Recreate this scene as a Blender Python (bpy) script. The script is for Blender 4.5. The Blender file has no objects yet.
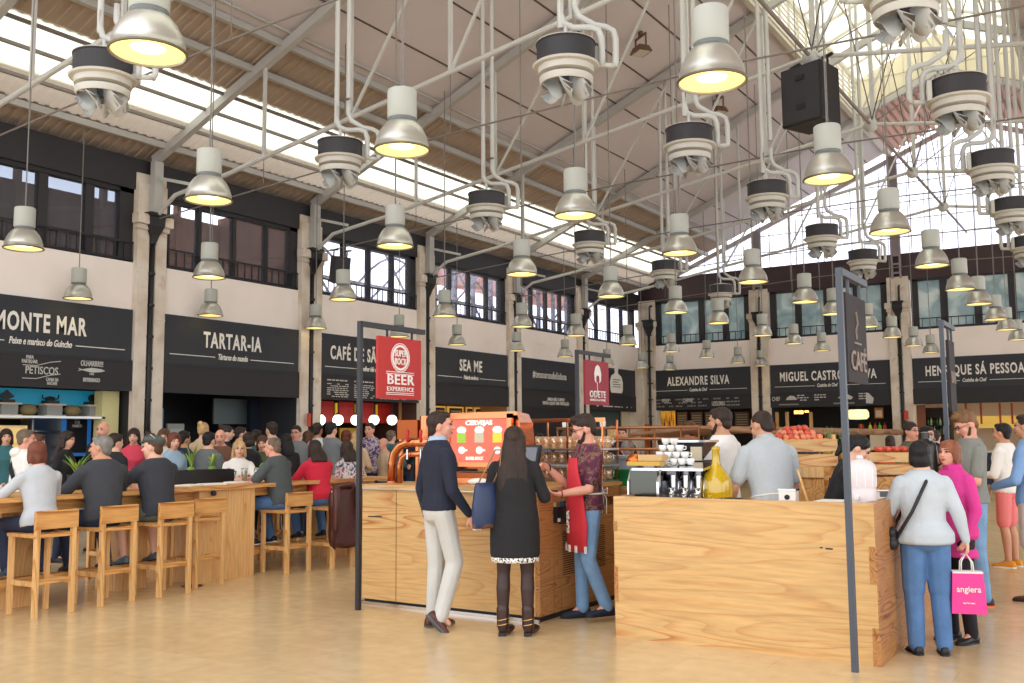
import bpy, bmesh, math, random
from mathutils import Vector, Matrix, Euler
random.seed(7)
scn = bpy.context.scene
COL = scn.collection
PI = math.pi
V = Vector

# ---------------------------------------------------------------- camera
F_PX, CX, CY = 973.2257, 512.0, 341.5
RX_ = V((0.83934167, -0.5402572, 0.06023054))
RY_ = V((0.54354702, 0.8356934, -0.07856959))
RZ_ = V((-0.00788647, 0.09868486, 0.99508748))
EYE = V((0, 0, 1.6))
def cam2w(c): return V((RX_.dot(c), RY_.dot(c), RZ_.dot(c)))
def ray(u, v): return cam2w(V((u-CX, F_PX, -(v-CY)))).normalized()
def at_z(u, v, z):
    r = ray(u, v); return EYE + r*((z-EYE.z)/r.z)
def at_y(u, v, y):
    r = ray(u, v); return EYE + r*((y-EYE.y)/r.y)
def at_d(u, v, d):
    return EYE + cam2w(V((u-CX, F_PX, -(v-CY)))/F_PX*d)
cd = bpy.data.cameras.new('camera'); cam = bpy.data.objects.new('camera', cd); COL.objects.link(cam)
right, fwd, up = cam2w(V((1,0,0))), cam2w(V((0,1,0))), cam2w(V((0,0,1)))
m = Matrix((right, up, -fwd)).transposed().to_4x4(); m.translation = EYE
cam.matrix_world = m
cd.sensor_width = 36; cd.lens = F_PX/1024*36; cd.clip_end = 300
scn.camera = cam
scn.view_settings.view_transform = 'Standard'; scn.view_settings.look = 'None'
scn.view_settings.gamma = 1; scn.view_settings.use_curve_mapping = False
scn.view_settings.exposure = 0.0
scn.cycles.use_denoising = True
scn.cycles.max_bounces = 8; scn.cycles.diffuse_bounces = 4; scn.cycles.transparent_max_bounces = 24
scn.cycles.transmission_bounces = 6
scn.cycles.sample_clamp_indirect = 6

# ---------------------------------------------------------------- materials
def lin(c):
    return tuple(((x/255)/12.92 if x/255 <= .04045 else ((x/255+.055)/1.055)**2.4) for x in c)
MATS = {}
def new_mat(name):
    m_ = bpy.data.materials.new(name); m_.use_nodes = True
    nt = m_.node_tree; bs = nt.nodes['Principled BSDF']
    return m_, nt, bs
def M(name, rgb=(128,128,128), rough=.6, metal=0, var=0, scale=8, bump=0, bscale=30, emit=0, spec=.4, coat=0, stretch=None, ecol=None):
    """one procedural principled material; var = colour mottling, bump = fine relief"""
    if name in MATS: return MATS[name]
    m_, nt, bs = new_mat(name)
    c = lin(rgb)
    bs.inputs['Base Color'].default_value = (*c, 1)
    bs.inputs['Roughness'].default_value = rough
    bs.inputs['Metallic'].default_value = metal
    bs.inputs['Specular IOR Level'].default_value = spec
    bs.inputs['Coat Weight'].default_value = coat
    tc = nt.nodes.new('ShaderNodeTexCoord'); mp = nt.nodes.new('ShaderNodeMapping')
    nt.links.new(tc.outputs['Object'], mp.inputs[0])
    if stretch: mp.inputs['Scale'].default_value = stretch
    if var:
        no = nt.nodes.new('ShaderNodeTexNoise'); no.inputs['Scale'].default_value = scale; no.inputs['Detail'].default_value = 4
        nt.links.new(mp.outputs[0], no.inputs[0])
        rp = nt.nodes.new('ShaderNodeMapRange'); rp.inputs[1].default_value = .3; rp.inputs[2].default_value = .7
        rp.inputs[3].default_value = 1-var; rp.inputs[4].default_value = 1+var
        nt.links.new(no.outputs[0], rp.inputs[0])
        mx = nt.nodes.new('ShaderNodeVectorMath'); mx.operation = 'SCALE'; mx.inputs[0].default_value = c
        nt.links.new(rp.outputs[0], mx.inputs['Scale']); nt.links.new(mx.outputs[0], bs.inputs['Base Color'])
    if bump:
        n2 = nt.nodes.new('ShaderNodeTexNoise'); n2.inputs['Scale'].default_value = bscale; n2.inputs['Detail'].default_value = 3
        nt.links.new(mp.outputs[0], n2.inputs[0])
        bp = nt.nodes.new('ShaderNodeBump'); bp.inputs['Strength'].default_value = bump; bp.inputs['Distance'].default_value = .02
        nt.links.new(n2.outputs[0], bp.inputs['Height']); nt.links.new(bp.outputs[0], bs.inputs['Normal'])
    if emit:
        bs.inputs['Emission Color'].default_value = (*lin(ecol or rgb), 1); bs.inputs['Emission Strength'].default_value = emit
    MATS[name] = m_
    return m_
def ramp(nt, stops):
    r = nt.nodes.new('ShaderNodeValToRGB'); e = r.color_ramp.elements
    while len(e) < len(stops): e.new(.5)
    for i, (p, c) in enumerate(stops):
        e[i].position = p; e[i].color = (*lin(c), 1)
    return r
def wood(name, light, mid, dark, axis='x', rough=.45, scale=1.0):
    """softwood board with long cathedral grain running along AXIS"""
    if name in MATS: return MATS[name]
    m_, nt, bs = new_mat(name); N = nt.nodes; L = nt.links
    tc = N.new('ShaderNodeTexCoord'); mp = N.new('ShaderNodeMapping'); L.new(tc.outputs['Object'], mp.inputs[0])
    s = {'x': (.45, 5, 5), 'y': (5, .45, 5), 'z': (5, 5, .45)}[axis]
    mp.inputs['Scale'].default_value = tuple(k*scale for k in s)
    no = N.new('ShaderNodeTexNoise'); no.inputs['Scale'].default_value = .8; no.inputs['Detail'].default_value = 1.5
    L.new(mp.outputs[0], no.inputs[0])
    mu = N.new('ShaderNodeMath'); mu.operation = 'MULTIPLY'; mu.inputs[1].default_value = 16; L.new(no.outputs[0], mu.inputs[0])
    fr = N.new('ShaderNodeMath'); fr.operation = 'FRACT'; L.new(mu.outputs[0], fr.inputs[0])
    r = ramp(nt, [(0, light), (.55, light), (.8, mid), (.93, dark), (1, light)]); L.new(fr.outputs[0], r.inputs[0])
    # wide tone drift + fine fibre
    n3 = N.new('ShaderNodeTexNoise'); n3.inputs['Scale'].default_value = .5; L.new(mp.outputs[0], n3.inputs[0])
    r3 = ramp(nt, [(.48, (0,0,0)), (.62, (255,255,255))]); L.new(n3.outputs[0], r3.inputs[0])
    mx = N.new('ShaderNodeMix'); mx.data_type = 'RGBA'; mx.inputs[6].default_value = (*lin(light), 1)
    ms = N.new('ShaderNodeMath'); ms.operation = 'MULTIPLY_ADD'; ms.inputs[1].default_value = .65; ms.inputs[2].default_value = .35
    L.new(r3.outputs[0], ms.inputs[0]); L.new(ms.outputs[0], mx.inputs[0]); L.new(r.outputs[0], mx.inputs[7])
    n4 = N.new('ShaderNodeTexNoise'); n4.inputs['Scale'].default_value = 9; n4.inputs['Detail'].default_value = 5; L.new(mp.outputs[0], n4.inputs[0])
    r4 = N.new('ShaderNodeMapRange'); r4.inputs[1].default_value = .3; r4.inputs[2].default_value = .7; r4.inputs[3].default_value = .86; r4.inputs[4].default_value = 1.1
    L.new(n4.outputs[0], r4.inputs[0])
    vm = N.new('ShaderNodeVectorMath'); vm.operation = 'SCALE'; L.new(mx.outputs[2], vm.inputs[0]); L.new(r4.outputs[0], vm.inputs['Scale'])
    L.new(vm.outputs[0], bs.inputs['Base Color'])
    bs.inputs['Roughness'].default_value = rough; bs.inputs['Specular IOR Level'].default_value = .35
    MATS[name] = m_; return m_
def spotted(name, stops, scale=20, rough=.8, detail=2):
    if name in MATS: return MATS[name]
    m_, nt, bs = new_mat(name)
    tc = nt.nodes.new('ShaderNodeTexCoord'); no = nt.nodes.new('ShaderNodeTexNoise'); no.inputs['Scale'].default_value = scale
    no.inputs['Detail'].default_value = detail
    nt.links.new(tc.outputs['Object'], no.inputs[0]); r = ramp(nt, stops); r.color_ramp.interpolation = 'LINEAR'
    nt.links.new(no.outputs[0], r.inputs[0]); nt.links.new(r.outputs[0], bs.inputs['Base Color'])
    bs.inputs['Roughness'].default_value = rough
    MATS[name] = m_; return m_
def glass_mat(name, rgb=(255,255,255), see=.85, rough=.03, diffuse=0, mottled=False):
    """thin pane: mostly see-through, a little glossy, optionally milky"""
    if name in MATS: return MATS[name]
    m_, nt, bs = new_mat(name); N = nt.nodes; L = nt.links; out = N['Material Output']
    tr = N.new('ShaderNodeBsdfTransparent'); tr.inputs[0].default_value = (*lin(rgb), 1)
    bs.inputs['Base Color'].default_value = (*lin(rgb), 1); bs.inputs['Roughness'].default_value = rough
    bs.inputs['Specular IOR Level'].default_value = .5
    if diffuse == 0: bs.inputs['Metallic'].default_value = .6
    mx = N.new('ShaderNodeMixShader'); mx.inputs[0].default_value = see
    L.new(bs.outputs[0], mx.inputs[1]); L.new(tr.outputs[0], mx.inputs[2]); L.new(mx.outputs[0], out.inputs[0])
    if mottled:
        tc = N.new('ShaderNodeTexCoord'); no = N.new('ShaderNodeTexNoise'); no.inputs['Scale'].default_value = .9; no.inputs['Detail'].default_value = 3; no.inputs['Distortion'].default_value = 1.5
        L.new(tc.outputs['Object'], no.inputs[0])
        r = ramp(nt, [(.32, (136,156,160)), (.5, rgb), (.64, (232,236,232))]); L.new(no.outputs[0], r.inputs[0]); L.new(r.outputs[0], bs.inputs['Base Color'])
    MATS[name] = m_; return m_
def translucent_mat(name, rgb, see=.25, body=.75):
    """daylight sheet: lets the sky's light through, diffused"""
    if name in MATS: return MATS[name]
    m_, nt, bs = new_mat(name); N = nt.nodes; L = nt.links; out = N['Material Output']
    t = N.new('ShaderNodeBsdfTranslucent'); t.inputs[0].default_value = (*lin(rgb), 1)
    tr = N.new('ShaderNodeBsdfTransparent'); tr.inputs[0].default_value = (*lin(rgb), 1)
    d = N.new('ShaderNodeBsdfDiffuse'); d.inputs[0].default_value = (*lin(rgb), 1)
    a = N.new('ShaderNodeMixShader'); a.inputs[0].default_value = body; L.new(d.outputs[0], a.inputs[1]); L.new(t.outputs[0], a.inputs[2])
    b = N.new('ShaderNodeMixShader'); b.inputs[0].default_value = see; L.new(a.outputs[0], b.inputs[1]); L.new(tr.outputs[0], b.inputs[2])
    L.new(b.outputs[0], out.inputs[0]); MATS[name] = m_; return m_

# ---------------------------------------------------------------- mesh builder
def frame(d):
    d = V(d).normalized(); a = V((0,0,1)) if abs(d.z) < .95 else V((1,0,0))
    x = d.cross(a).normalized(); return x, d.cross(x).normalized()
class MB:
    def __init__(s): s.bm = bmesh.new()
    def box(s, c, size, rot=None, taper=None):
        hx, hy, hz = (k/2 for k in size); vs = []
        for z in (-1,1):
            for x, y in ((-1,-1),(1,-1),(1,1),(-1,1)):
                t = (taper or 1) if z > 0 else 1
                p = V((x*hx*t, y*hy*t, z*hz))
                if rot is not None: p = rot @ p
                vs.append(s.bm.verts.new(p+V(c)))
        for f in ((3,2,1,0),(4,5,6,7),(0,1,5,4),(1,2,6,5),(2,3,7,6),(3,0,4,7)): s.bm.faces.new([vs[i] for i in f])
        return s
    def b2(s, x0, x1, y0, y1, z0, z1): return s.box(((x0+x1)/2,(y0+y1)/2,(z0+z1)/2), (abs(x1-x0),abs(y1-y0),abs(z1-z0)))
    def bar(s, p0, p1, w, h=None, upv=(0,0,1)):
        p0, p1 = V(p0), V(p1); d = (p1-p0); L = d.length; d.normalize(); h = h or w
        u = V(upv); x = d.cross(u)
        if x.length < 1e-4: x = d.cross(V((1,0,0)))
        x.normalize(); y = x.cross(d)
        R = Matrix((x, d, y)).transposed()
        return s.box((p0+p1)/2, (w, L, h), R)
    def loft(s, rings, caps=True, closed=True):
        rv = [[s.bm.verts.new(p) for p in r] for r in rings]; n = len(rv[0])
        for a, b in zip(rv, rv[1:]):
            for i in range(n if closed else n-1):
                j = (i+1) % n; s.bm.faces.new((a[i], a[j], b[j], b[i]))
        if caps: s.bm.faces.new(rv[0][::-1]); s.bm.faces.new(rv[-1])
        return s
    def cyl(s, p0, p1, r0, r1=None, n=12, caps=True):
        p0, p1 = V(p0), V(p1); r1 = r0 if r1 is None else r1; x, y = frame(p1-p0)
        ring = lambda p, r: [p + x*(r*math.cos(-2*PI*i/n)) + y*(r*math.sin(-2*PI*i/n)) for i in range(n)]
        return s.loft([ring(p0, r0)[::-1], ring(p1, r1)[::-1]], caps)
    def tube(s, pts, r, n=8):
        pts = [V(p) for p in pts]; rs = r if isinstance(r, (list, tuple)) else [r]*len(pts)
        d0 = (pts[1]-pts[0]).normalized(); x, y = frame(d0); rings = []
        for i, p in enumerate(pts):
            d = (pts[min(i+1, len(pts)-1)]-pts[max(i-1, 0)]).normalized()
            x = (x - d*x.dot(d)); x = x.normalized() if x.length > 1e-5 else frame(d)[0]; y = d.cross(x)
            rings.append([p + x*(rs[i]*math.cos(2*PI*k/n)) + y*(rs[i]*math.sin(2*PI*k/n)) for k in range(n)])
        return s.loft(rings)
    def lathe(s, prof, c=(0,0,0), n=24, caps=False, mtx=None):
        c = V(c); rings = []
        for r, z in prof:
            rg = [V((r*math.cos(2*PI*i/n), r*math.sin(2*PI*i/n), z)) for i in range(n)]
            if mtx is not None: rg = [mtx @ p for p in rg]
            rings.append([p+c for p in rg])
        return s.loft(rings, caps)
    def ball(s, c, r, n=12, m_=8, rot=None):
        c = V(c); r = (r, r, r) if isinstance(r, (int, float)) else r; rings = []
        for j in range(1, m_):
            t = PI*j/m_; rg = []
            for i in range(n):
                a = 2*PI*i/n; p = V((r[0]*math.sin(t)*math.cos(a), r[1]*math.sin(t)*math.sin(a), -r[2]*math.cos(t)))
                if rot is not None: p = rot @ p
                rg.append(p+c)
            rings.append(rg)
        rv = [[s.bm.verts.new(p) for p in q] for q in rings]
        for a, b in zip(rv, rv[1:]):
            for i in range(n): j = (i+1) % n; s.bm.faces.new((a[i], a[j], b[j], b[i]))
        lo = V((0,0,-r[2])); hi = V((0,0,r[2]))
        if rot is not None: lo, hi = rot @ lo, rot @ hi
        lo, hi = s.bm.verts.new(lo+c), s.bm.verts.new(hi+c)
        for i in range(n):
            j = (i+1) % n; s.bm.faces.new((lo, rv[0][j], rv[0][i])); s.bm.faces.new((hi, rv[-1][i], rv[-1][j]))
        return s
    def capsule(s, p0, p1, r0, r1=None, n=10):
        """tapered limb with round ends"""
        p0, p1 = V(p0), V(p1); r1 = r0 if r1 is None else r1; d = p1-p0
        if d.length < 1e-5: return s.ball(p0, r0, n)
        d.normalize(); x, y = frame(d); rings = []
        for t in (-.92, -.6, 0): rings.append((p0 + d*(t*r0), r0*math.sqrt(1-t*t)))
        for t in (0, .6, .92): rings.append((p1 + d*(t*r1), r1*math.sqrt(1-t*t)))
        return s.loft([[p + x*(r*math.cos(-2*PI*i/n)) + y*(r*math.sin(-2*PI*i/n)) for i in range(n)][::-1] for p, r in rings])
    def prism(s, poly, o, ex, ey, depth):
        """flat outline POLY in the plane (ex, ey) at o, given a real thickness along ex x ey"""
        o, ex, ey = V(o), V(ex), V(ey); n_ = ex.cross(ey).normalized()
        a = [o + ex*p[0] + ey*p[1] for p in poly]; b = [p + n_*depth for p in a]
        area = sum(poly[i][0]*poly[(i+1) % len(poly)][1]-poly[(i+1) % len(poly)][0]*poly[i][1] for i in range(len(poly)))
        if area < 0: a.reverse(); b.reverse()
        return s.loft([a, b])
    def build(s, name, mat, parent=None, smooth=False, loc=None, mods=None, props=None):
        me = bpy.data.meshes.new(name); bmesh.ops.recalc_face_normals(s.bm, faces=s.bm.faces) if smooth is not None else None
        s.bm.to_mesh(me); s.bm.free()
        if smooth:
            me.polygons.foreach_set('use_smooth', [True]*len(me.polygons))
            if smooth == 'auto':
                try: me.set_sharp_from_angle(angle=math.radians(40))
                except Exception: pass
        o = bpy.data.objects.new(name, me); COL.objects.link(o)
        if mat is not None: me.materials.append(mat)
        if parent is not None: o.parent = parent
        if loc is not None: o.location = loc
        if props: tag(o, *props)
        return o
def tag(o, label=None, cat=None, group=None, kind=None):
    if label: o['label'] = label
    if cat: o['category'] = cat
    if group: o['group'] = group
    if kind: o['kind'] = kind
    return o
def struct(o): o['kind'] = 'structure'; return o
def empty(name, loc=(0,0,0), rz=0, label=None, cat=None, group=None):
    o = bpy.data.objects.new(name, None); COL.objects.link(o); o.location = loc; o.rotation_euler = (0,0,rz)
    o.empty_display_size = .1
    return tag(o, label, cat, group)
KIDS = {}
def copy_tree(o, parent=None, kids=None):
    c = o.copy(); COL.objects.link(c)
    if parent is not None: c.parent = parent
    for ch in o.children: copy_tree(ch, c)
    return c
def beveled(o, w=.004, seg=2):
    md = o.modifiers.new('bevel', 'BEVEL'); md.width = w; md.segments = seg; md.limit_method = 'ANGLE'; return o

# lettering: built-in font turned into a thin mesh
TXT = {}
def letters(s, size, mat, o, ex, ey, parent, name='lettering', width=None, squash=.62, bold=.012, align='CENTER', shear=0, depth=.004, spacing=1.0):
    key = (s, bold, align, shear, spacing)
    if key not in TXT:
        cu = bpy.data.curves.new('lettering', 'FONT'); cu.body = s; cu.size = 1; cu.align_x = align; cu.align_y = 'CENTER'
        cu.offset = bold; cu.shear = shear; cu.extrude = .004; cu.resolution_u = 3; cu.space_character = spacing; cu.space_line = .85
        to = bpy.data.objects.new('lettering', cu); COL.objects.link(to)
        dg = bpy.context.evaluated_depsgraph_get()
        me = bpy.data.meshes.new_from_object(to.evaluated_get(dg)); bpy.data.objects.remove(to); bpy.data.curves.remove(cu)
        xs = [v.co.x for v in me.vertices] or [0]
        TXT[key] = (me, max(xs)-min(xs))
    me0, w0 = TXT[key]
    me = me0.copy(); ex, ey = V(ex).normalized(), V(ey).normalized(); n = ex.cross(ey)
    kx = (width/w0) if width else size*squash
    for v in me.vertices:
        p = v.co.copy(); v.co = V(o) + ex*(p.x*kx) + ey*(p.y*size) + n*(p.z*depth/.004+depth)
    me.materials.clear(); me.materials.append(mat)
    ob = bpy.data.objects.new(name, me); COL.objects.link(ob)
    if parent is not None: ob.parent = parent
    return ob
def wp(o, parent):
    """parent O while it keeps its place in the hall"""
    o.parent = parent
    o.matrix_parent_inverse = Matrix.LocRotScale(parent.location, parent.rotation_euler, parent.scale).inverted()
    return o
XW, XR, YG, RX, SL, ZE = -16.3, 7.5, 34.3, -4.4, .42, 7.12
def zr(x): return ZE + SL*((RX-XW)-abs(x-RX))
BAYS = [12.03+4.405*k for k in range(-2, 5)]      # pier centres on the left wall
GCOL = [-11.5, -6.7, -1.9, 2.9]                   # pier centres on the end wall
# ---- shell materials
plaster = M('plaster', (244,233,226), .9, var=.03, scale=1.5, bump=.05, bscale=40)
stone = spotted('pier_stone', [(.3,(190,170,150)), (.5,(216,203,188)), (.62,(222,212,200)), (.72,(196,166,140))], 1.6, .85, 4)
darkpaint = M('dark_paint', (46,44,48), .55, var=.08, scale=3)
black = M('black_metal', (34,33,36), .45)
signblack = M('sign_black', (48,50,56), .6, var=.05, scale=3)
steelpaint = M('truss_grey', (178,176,172), .5, var=.05, scale=2)
whitepipe = M('white_pipe', (194,194,190), .45, var=.04, scale=3)
cable_m = M('cable_grey', (128,124,120), .5)
rod_m = M('rod_grey', (120,112,106), .5)
corr = M('corrugated_sheet', (168,150,134), .6, var=.08, scale=1.2)
panel = M('ceiling_panel', (206,198,200), .75, var=.05, scale=.6)
joint = M('panel_joint', (92,82,78), .7)
sky_l = translucent_mat('rooflight_sheet', (250,248,236), .45, .9)
semi_l = translucent_mat('thin_rooflight_sheet', (196,182,166), .04, .3)
clear = glass_mat('clear_glass', (250,250,255), .9)
tint = glass_mat('gallery_glass', (200,205,215), .82, .05)
reflection_painted = glass_mat('painted_reflection_glass', (178,196,198), .3, .25, diffuse=1, mottled=True)  # pale mottling paints reflections into the pane colour
white_letter = M('white_letter', (236,232,226), .7)
chalk = M('chalk_letter', (196,194,190), .8)
steel = M('brushed_steel', (190,190,188), .3, metal=.9)

# floor: worn limestone slabs
fm, nt, bs = new_mat('limestone_floor'); N_, L_ = nt.nodes, nt.links
tc = N_.new('ShaderNodeTexCoord'); mp = N_.new('ShaderNodeMapping'); L_.new(tc.outputs['Object'], mp.inputs[0])
mp.inputs['Rotation'].default_value = (0,0,.0)
bk = N_.new('ShaderNodeTexBrick'); L_.new(mp.outputs[0], bk.inputs[0])
bk.inputs['Scale'].default_value = 1.0; bk.inputs['Brick Width'].default_value = 1.15; bk.inputs['Row Height'].default_value = .62
bk.inputs['Mortar Size'].default_value = .004; bk.inputs['Mortar Smooth'].default_value = .6; bk.inputs['Bias'].default_value = -.2
bk.inputs['Color1'].default_value = (*lin((214,188,146)),1); bk.inputs['Color2'].default_value = (*lin((204,174,130)),1); bk.inputs['Mortar'].default_value = (*lin((180,148,108)),1)
no = N_.new('ShaderNodeTexNoise'); no.inputs['Scale'].default_value = .55; no.inputs['Detail'].default_value = 6; L_.new(tc.outputs['Object'], no.inputs[0])
r = ramp(nt, [(.3,(190,158,116)), (.5,(212,182,138)), (.7,(226,202,162))]); L_.new(no.outputs[0], r.inputs[0])
mx = N_.new('ShaderNodeMix'); mx.data_type = 'RGBA'; mx.inputs[0].default_value = .5; L_.new(bk.outputs[0], mx.inputs[6]); L_.new(r.outputs[0], mx.inputs[7])
n2 = N_.new('ShaderNodeTexNoise'); n2.inputs['Scale'].default_value = 7; n2.inputs['Detail'].default_value = 6; L_.new(tc.outputs['Object'], n2.inputs[0])
mr = N_.new('ShaderNodeMapRange'); mr.inputs[1].default_value=.3; mr.inputs[2].default_value=.7; mr.inputs[3].default_value = .95; mr.inputs[4].default_value = 1.05; L_.new(n2.outputs[0], mr.inputs[0])
vm = N_.new('ShaderNodeVectorMath'); vm.operation='SCALE'; L_.new(mx.outputs[2], vm.inputs[0]); L_.new(mr.outputs[0], vm.inputs['Scale']); L_.new(vm.outputs[0], bs.inputs['Base Color'])
r2 = N_.new('ShaderNodeMapRange'); r2.inputs[3].default_value=.14; r2.inputs[4].default_value=.3; L_.new(n2.outputs[0], r2.inputs[0]); L_.new(r2.outputs[0], bs.inputs['Roughness'])
bs.inputs['Specular IOR Level'].default_value = .45
struct(MB().b2(-24, 12, -14, 40, -.2, 0).build('floor', fm))

# ---- left wall
w = MB(); w.b2(XW-.35, XW, 2, YG, 4.0, 5.05)
w.b2(XW-3.2, XW-.35, 2, YG, 4.88, 5.0)                       # gallery floor slab behind it
struct(w.build('wall_left', plaster))
struct(MB().b2(XW-.3, XW+.02, 2, YG, 6.5, 7.12).build('wall_left_beam', darkpaint))
# gallery behind the upper windows
brown = M('gallery_wall', (128,84,68), .8, var=.15, scale=1.5)
g = MB(); g.b2(-19.5, -19.4, 0, 16.5, 5.0, 7.02); g.b2(-19.5,-19.4, 0, 16.5, 7.38, 8.2)
g.b2(-19.5, -16.6, 16.4, 16.5, 5, 7.2)
for y in range(1, 17, 2): g.b2(-19.45, -19.3, y, y+.12, 5, 7.4)
struct(g.build('wall_gallery', brown))
pinkw = M('gallery_pink_wall', (214,150,132), .8)
struct(MB().b2(-19.5, -19.4, 25.3, YG, 6.7, 8).build('wall_gallery_far', pinkw))
struct(MB().b2(-20.5, XW-.3, 0, 16.5, 7.9, 8.0).build('ceiling_gallery', brown))
greypost = M('gallery_post', (112,112,122), .6)
g = MB()
y = 16.8
while y < YG:
    g.b2(-18.6, -18.5, y, y+.14, 5, 7.3); y += 1.05
g.b2(-18.6, -18.5, 16.5, YG, 6.0, 6.06); g.b2(-18.62, -18.48, 16.5, YG, 7.1, 7.5); g.b2(-18.6,-18.5,16.5,YG,5.6,5.64)
for k in range(5):
    y0 = 16.7+k*3.6
    g.tube([(-18.3, y0+3.4*t, 5.9+1.0*math.sin(PI*t)) for t in [i/10 for i in range(11)]], .035, 6)
    g.bar((-18.3, y0, 5.1), (-18.3, y0+2.4, 7.0), .05); g.bar((-18.3, y0+2.9, 5.1), (-18.3, y0+1.2, 7.0), .05)
struct(g.build('trim_gallery_lattice', greypost))

for bi, yc in enumerate(BAYS):
    y0 = yc+.35; y1 = (BAYS[bi+1] if bi+1 < len(BAYS) else YG)-.35
    if bi+1 == len(BAYS): y1 = YG-.28
    # window of this bay: frame, mullions, glazing, railing
    dark_bay = bi < 2
    f = MB()
    f.b2(XW-.22, XW-.04, y0, y1, 5.05, 5.13); f.b2(XW-.22, XW-.04, y0, y1, 6.42, 6.55)
    f.b2(XW-.22, XW-.04, y0, y0+(.26 if dark_bay else .16), 5.05, 6.5); f.b2(XW-.22, XW-.04, y1-(.3 if dark_bay else .24), y1, 5.05, 6.5)
    npan = 4
    for k in range(1, npan):
        yy = y0+(y1-y0)*k/npan; ww = .09 if dark_bay else .04
        f.b2(XW-.2, XW-.06, yy-ww, yy+ww, 5.1, 6.45)
    fo = struct(f.build('window_%d' % (bi+1), darkpaint))
    gl = MB().b2(XW-.14, XW-.12, y0+.1, y1-.1, 5.1, 6.45).build('glass', tint if dark_bay else clear, fo)
    rl = MB(); rl.b2(XW-.03, XW, y0, y1, 5.42, 5.46); rl.b2(XW-.03, XW, y0, y1, 5.08, 5.11)
    k = y0+.1
    while k < y1: rl.b2(XW-.025, XW-.005, k, k+.02, 5.06, 5.44); k += .2
    rl.build('railing', black, fo)

def pier(cx, cy, ax, zt=6.85):
    """pair of stone pilasters with a moulded cap; AX is the direction along the wall"""
    b = MB()
    def bb(a0, a1, d0, d1, z0, z1):
        if ax == 'y': b.b2(XW+d0, XW+d1, cy+a0, cy+a1, z0, z1)
        else: b.b2(cx+a0, cx+a1, YG-d1, YG-d0, z0, z1)
    bb(-.35, .35, -.34, .04, 0, zt)
    for s in (-1, 1):
        a0, a1 = sorted((s*.07, s*.34)); bb(a0, a1, 0, .11, 0, 5.72)
        bb(a0-.03, a1+.03, 0, .15, 5.72, 5.82)
        bb(a0-.07, a1+.07, 0, .22, 5.82, 6.02)
        bb(a0, a1, 0, .09, 5.98, zt-.2)
        bb(a0-.008, a1+.008, 0, .115, 3.95, 3.99); bb(a0-.008, a1+.008, 0, .115, 4.95, 4.99)
        bb(a0-.03, a1+.03, 0, .15, 0, .35)
    o = struct(b.build('wall_pillar', stone)); beveled(o, .012, 1)
    return o
def downpipe(x, y, ax, label):
    e = empty('downpipe', (x, y, 0), 0 if ax == 'y' else -PI/2, label, 'drainpipe', 'cast iron downpipes on the stone piers')
    p = MB().cyl((0,0,0), (0,0,5.5), .05, n=12)
    p.build('pipe', black, e, True)
    for z in [.5+.62*k for k in range(9)]:
        fl = MB().cyl((0,0,z), (0,0,z+.05), .075, n=12); fl.b2(-.1, 0, -.1, .1, z+.01, z+.04); fl.build('flange', black, e)
    h = MB().loft([[V((sx*a, sy*a, z)) for sx, sy in ((-1,-1),(1,-1),(1,1),(-1,1))] for a, z in ((.06,5.5),(.09,5.62),(.16,5.8),(.17,5.98),(.2,6.0),(.2,6.06))])
    h.build('hopper_head', black, e)
    el = MB().tube([(0,.05,6.05),(0,.05,6.35),(.02,.06,6.55),(-.06,.08,6.62),(-.14,.08,6.6)], .035, 8); el.build('elbow', black, e, True)
    return e
NL = ['before the fish stall', 'between the fish stall and the tartare stall', 'between the tartare stall and the steak cafe', 'between the steak cafe and the seafood sign', 'between the seafood sign and the closed dark stall', 'left of the white bottle sign', 'last pier']
for bi, yc in enumerate(BAYS):
    pier(XW, yc, 'y'); downpipe(XW+.1, yc, 'y', 'black downpipe on the pier ' + NL[bi] if bi < 6 else 'black cast iron downpipe ' + NL[bi])
pier(XW+.36, YG, 'x'); downpipe(XW+.55, YG-.28, 'x', 'black cast iron downpipe in the far corner of the hall')
for gx, t in zip(GCOL, ['right of the first chef stall', 'right of the middle chef stall', 'right of the last chef stall', 'at the far right']):
    pier(gx, YG, 'x', 6.9); 
    if gx < 0: downpipe(gx, YG-.1, 'x', 'black cast iron downpipe on the end wall pier ' + t)

# ---- end wall
w = MB(); w.b2(XW, XR, YG, YG+.35, 4.0, 5.08); struct(w.build('wall_back', plaster))
struct(MB().b2(XW, XR, YG+.0, YG+.3, 6.78, 7.68).build('wall_back_beam', M('dark_red_paint', (66,50,54), .6)))
xs = [XW+.3]+GCOL+[XR]
for i in range(5):
    x0, x1 = xs[i]+.4, xs[i+1]-.36
    f = MB(); f.b2(x0, x1, YG+.03, YG+.2, 5.08, 5.16); f.b2(x0, x1, YG+.03, YG+.2, 6.7, 6.8)
    f.b2(x0, x0+.22, YG+.03, YG+.2, 5.08, 6.75); f.b2(x1-.2, x1, YG+.03, YG+.2, 5.08, 6.75)
    for k in range(1, 4):
        xx = x0+(x1-x0)*k/4; f.b2(xx-.11, xx+.11, YG+.05, YG+.18, 5.1, 6.75)
    fo = struct(f.build('window_%d' % (8+i), darkpaint))
    MB().b2(x0+.1, x1-.1, YG+.12, YG+.14, 5.1, 6.75).build('glass', reflection_painted, fo)
    rl = MB(); rl.b2(x0, x1, YG, YG+.03, 5.42, 5.45); k = x0+.1
    while k < x1: rl.b2(k, k+.02, YG+.005, YG+.025, 5.08, 5.44); k += .22
    rl.build('railing', black, fo)
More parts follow.
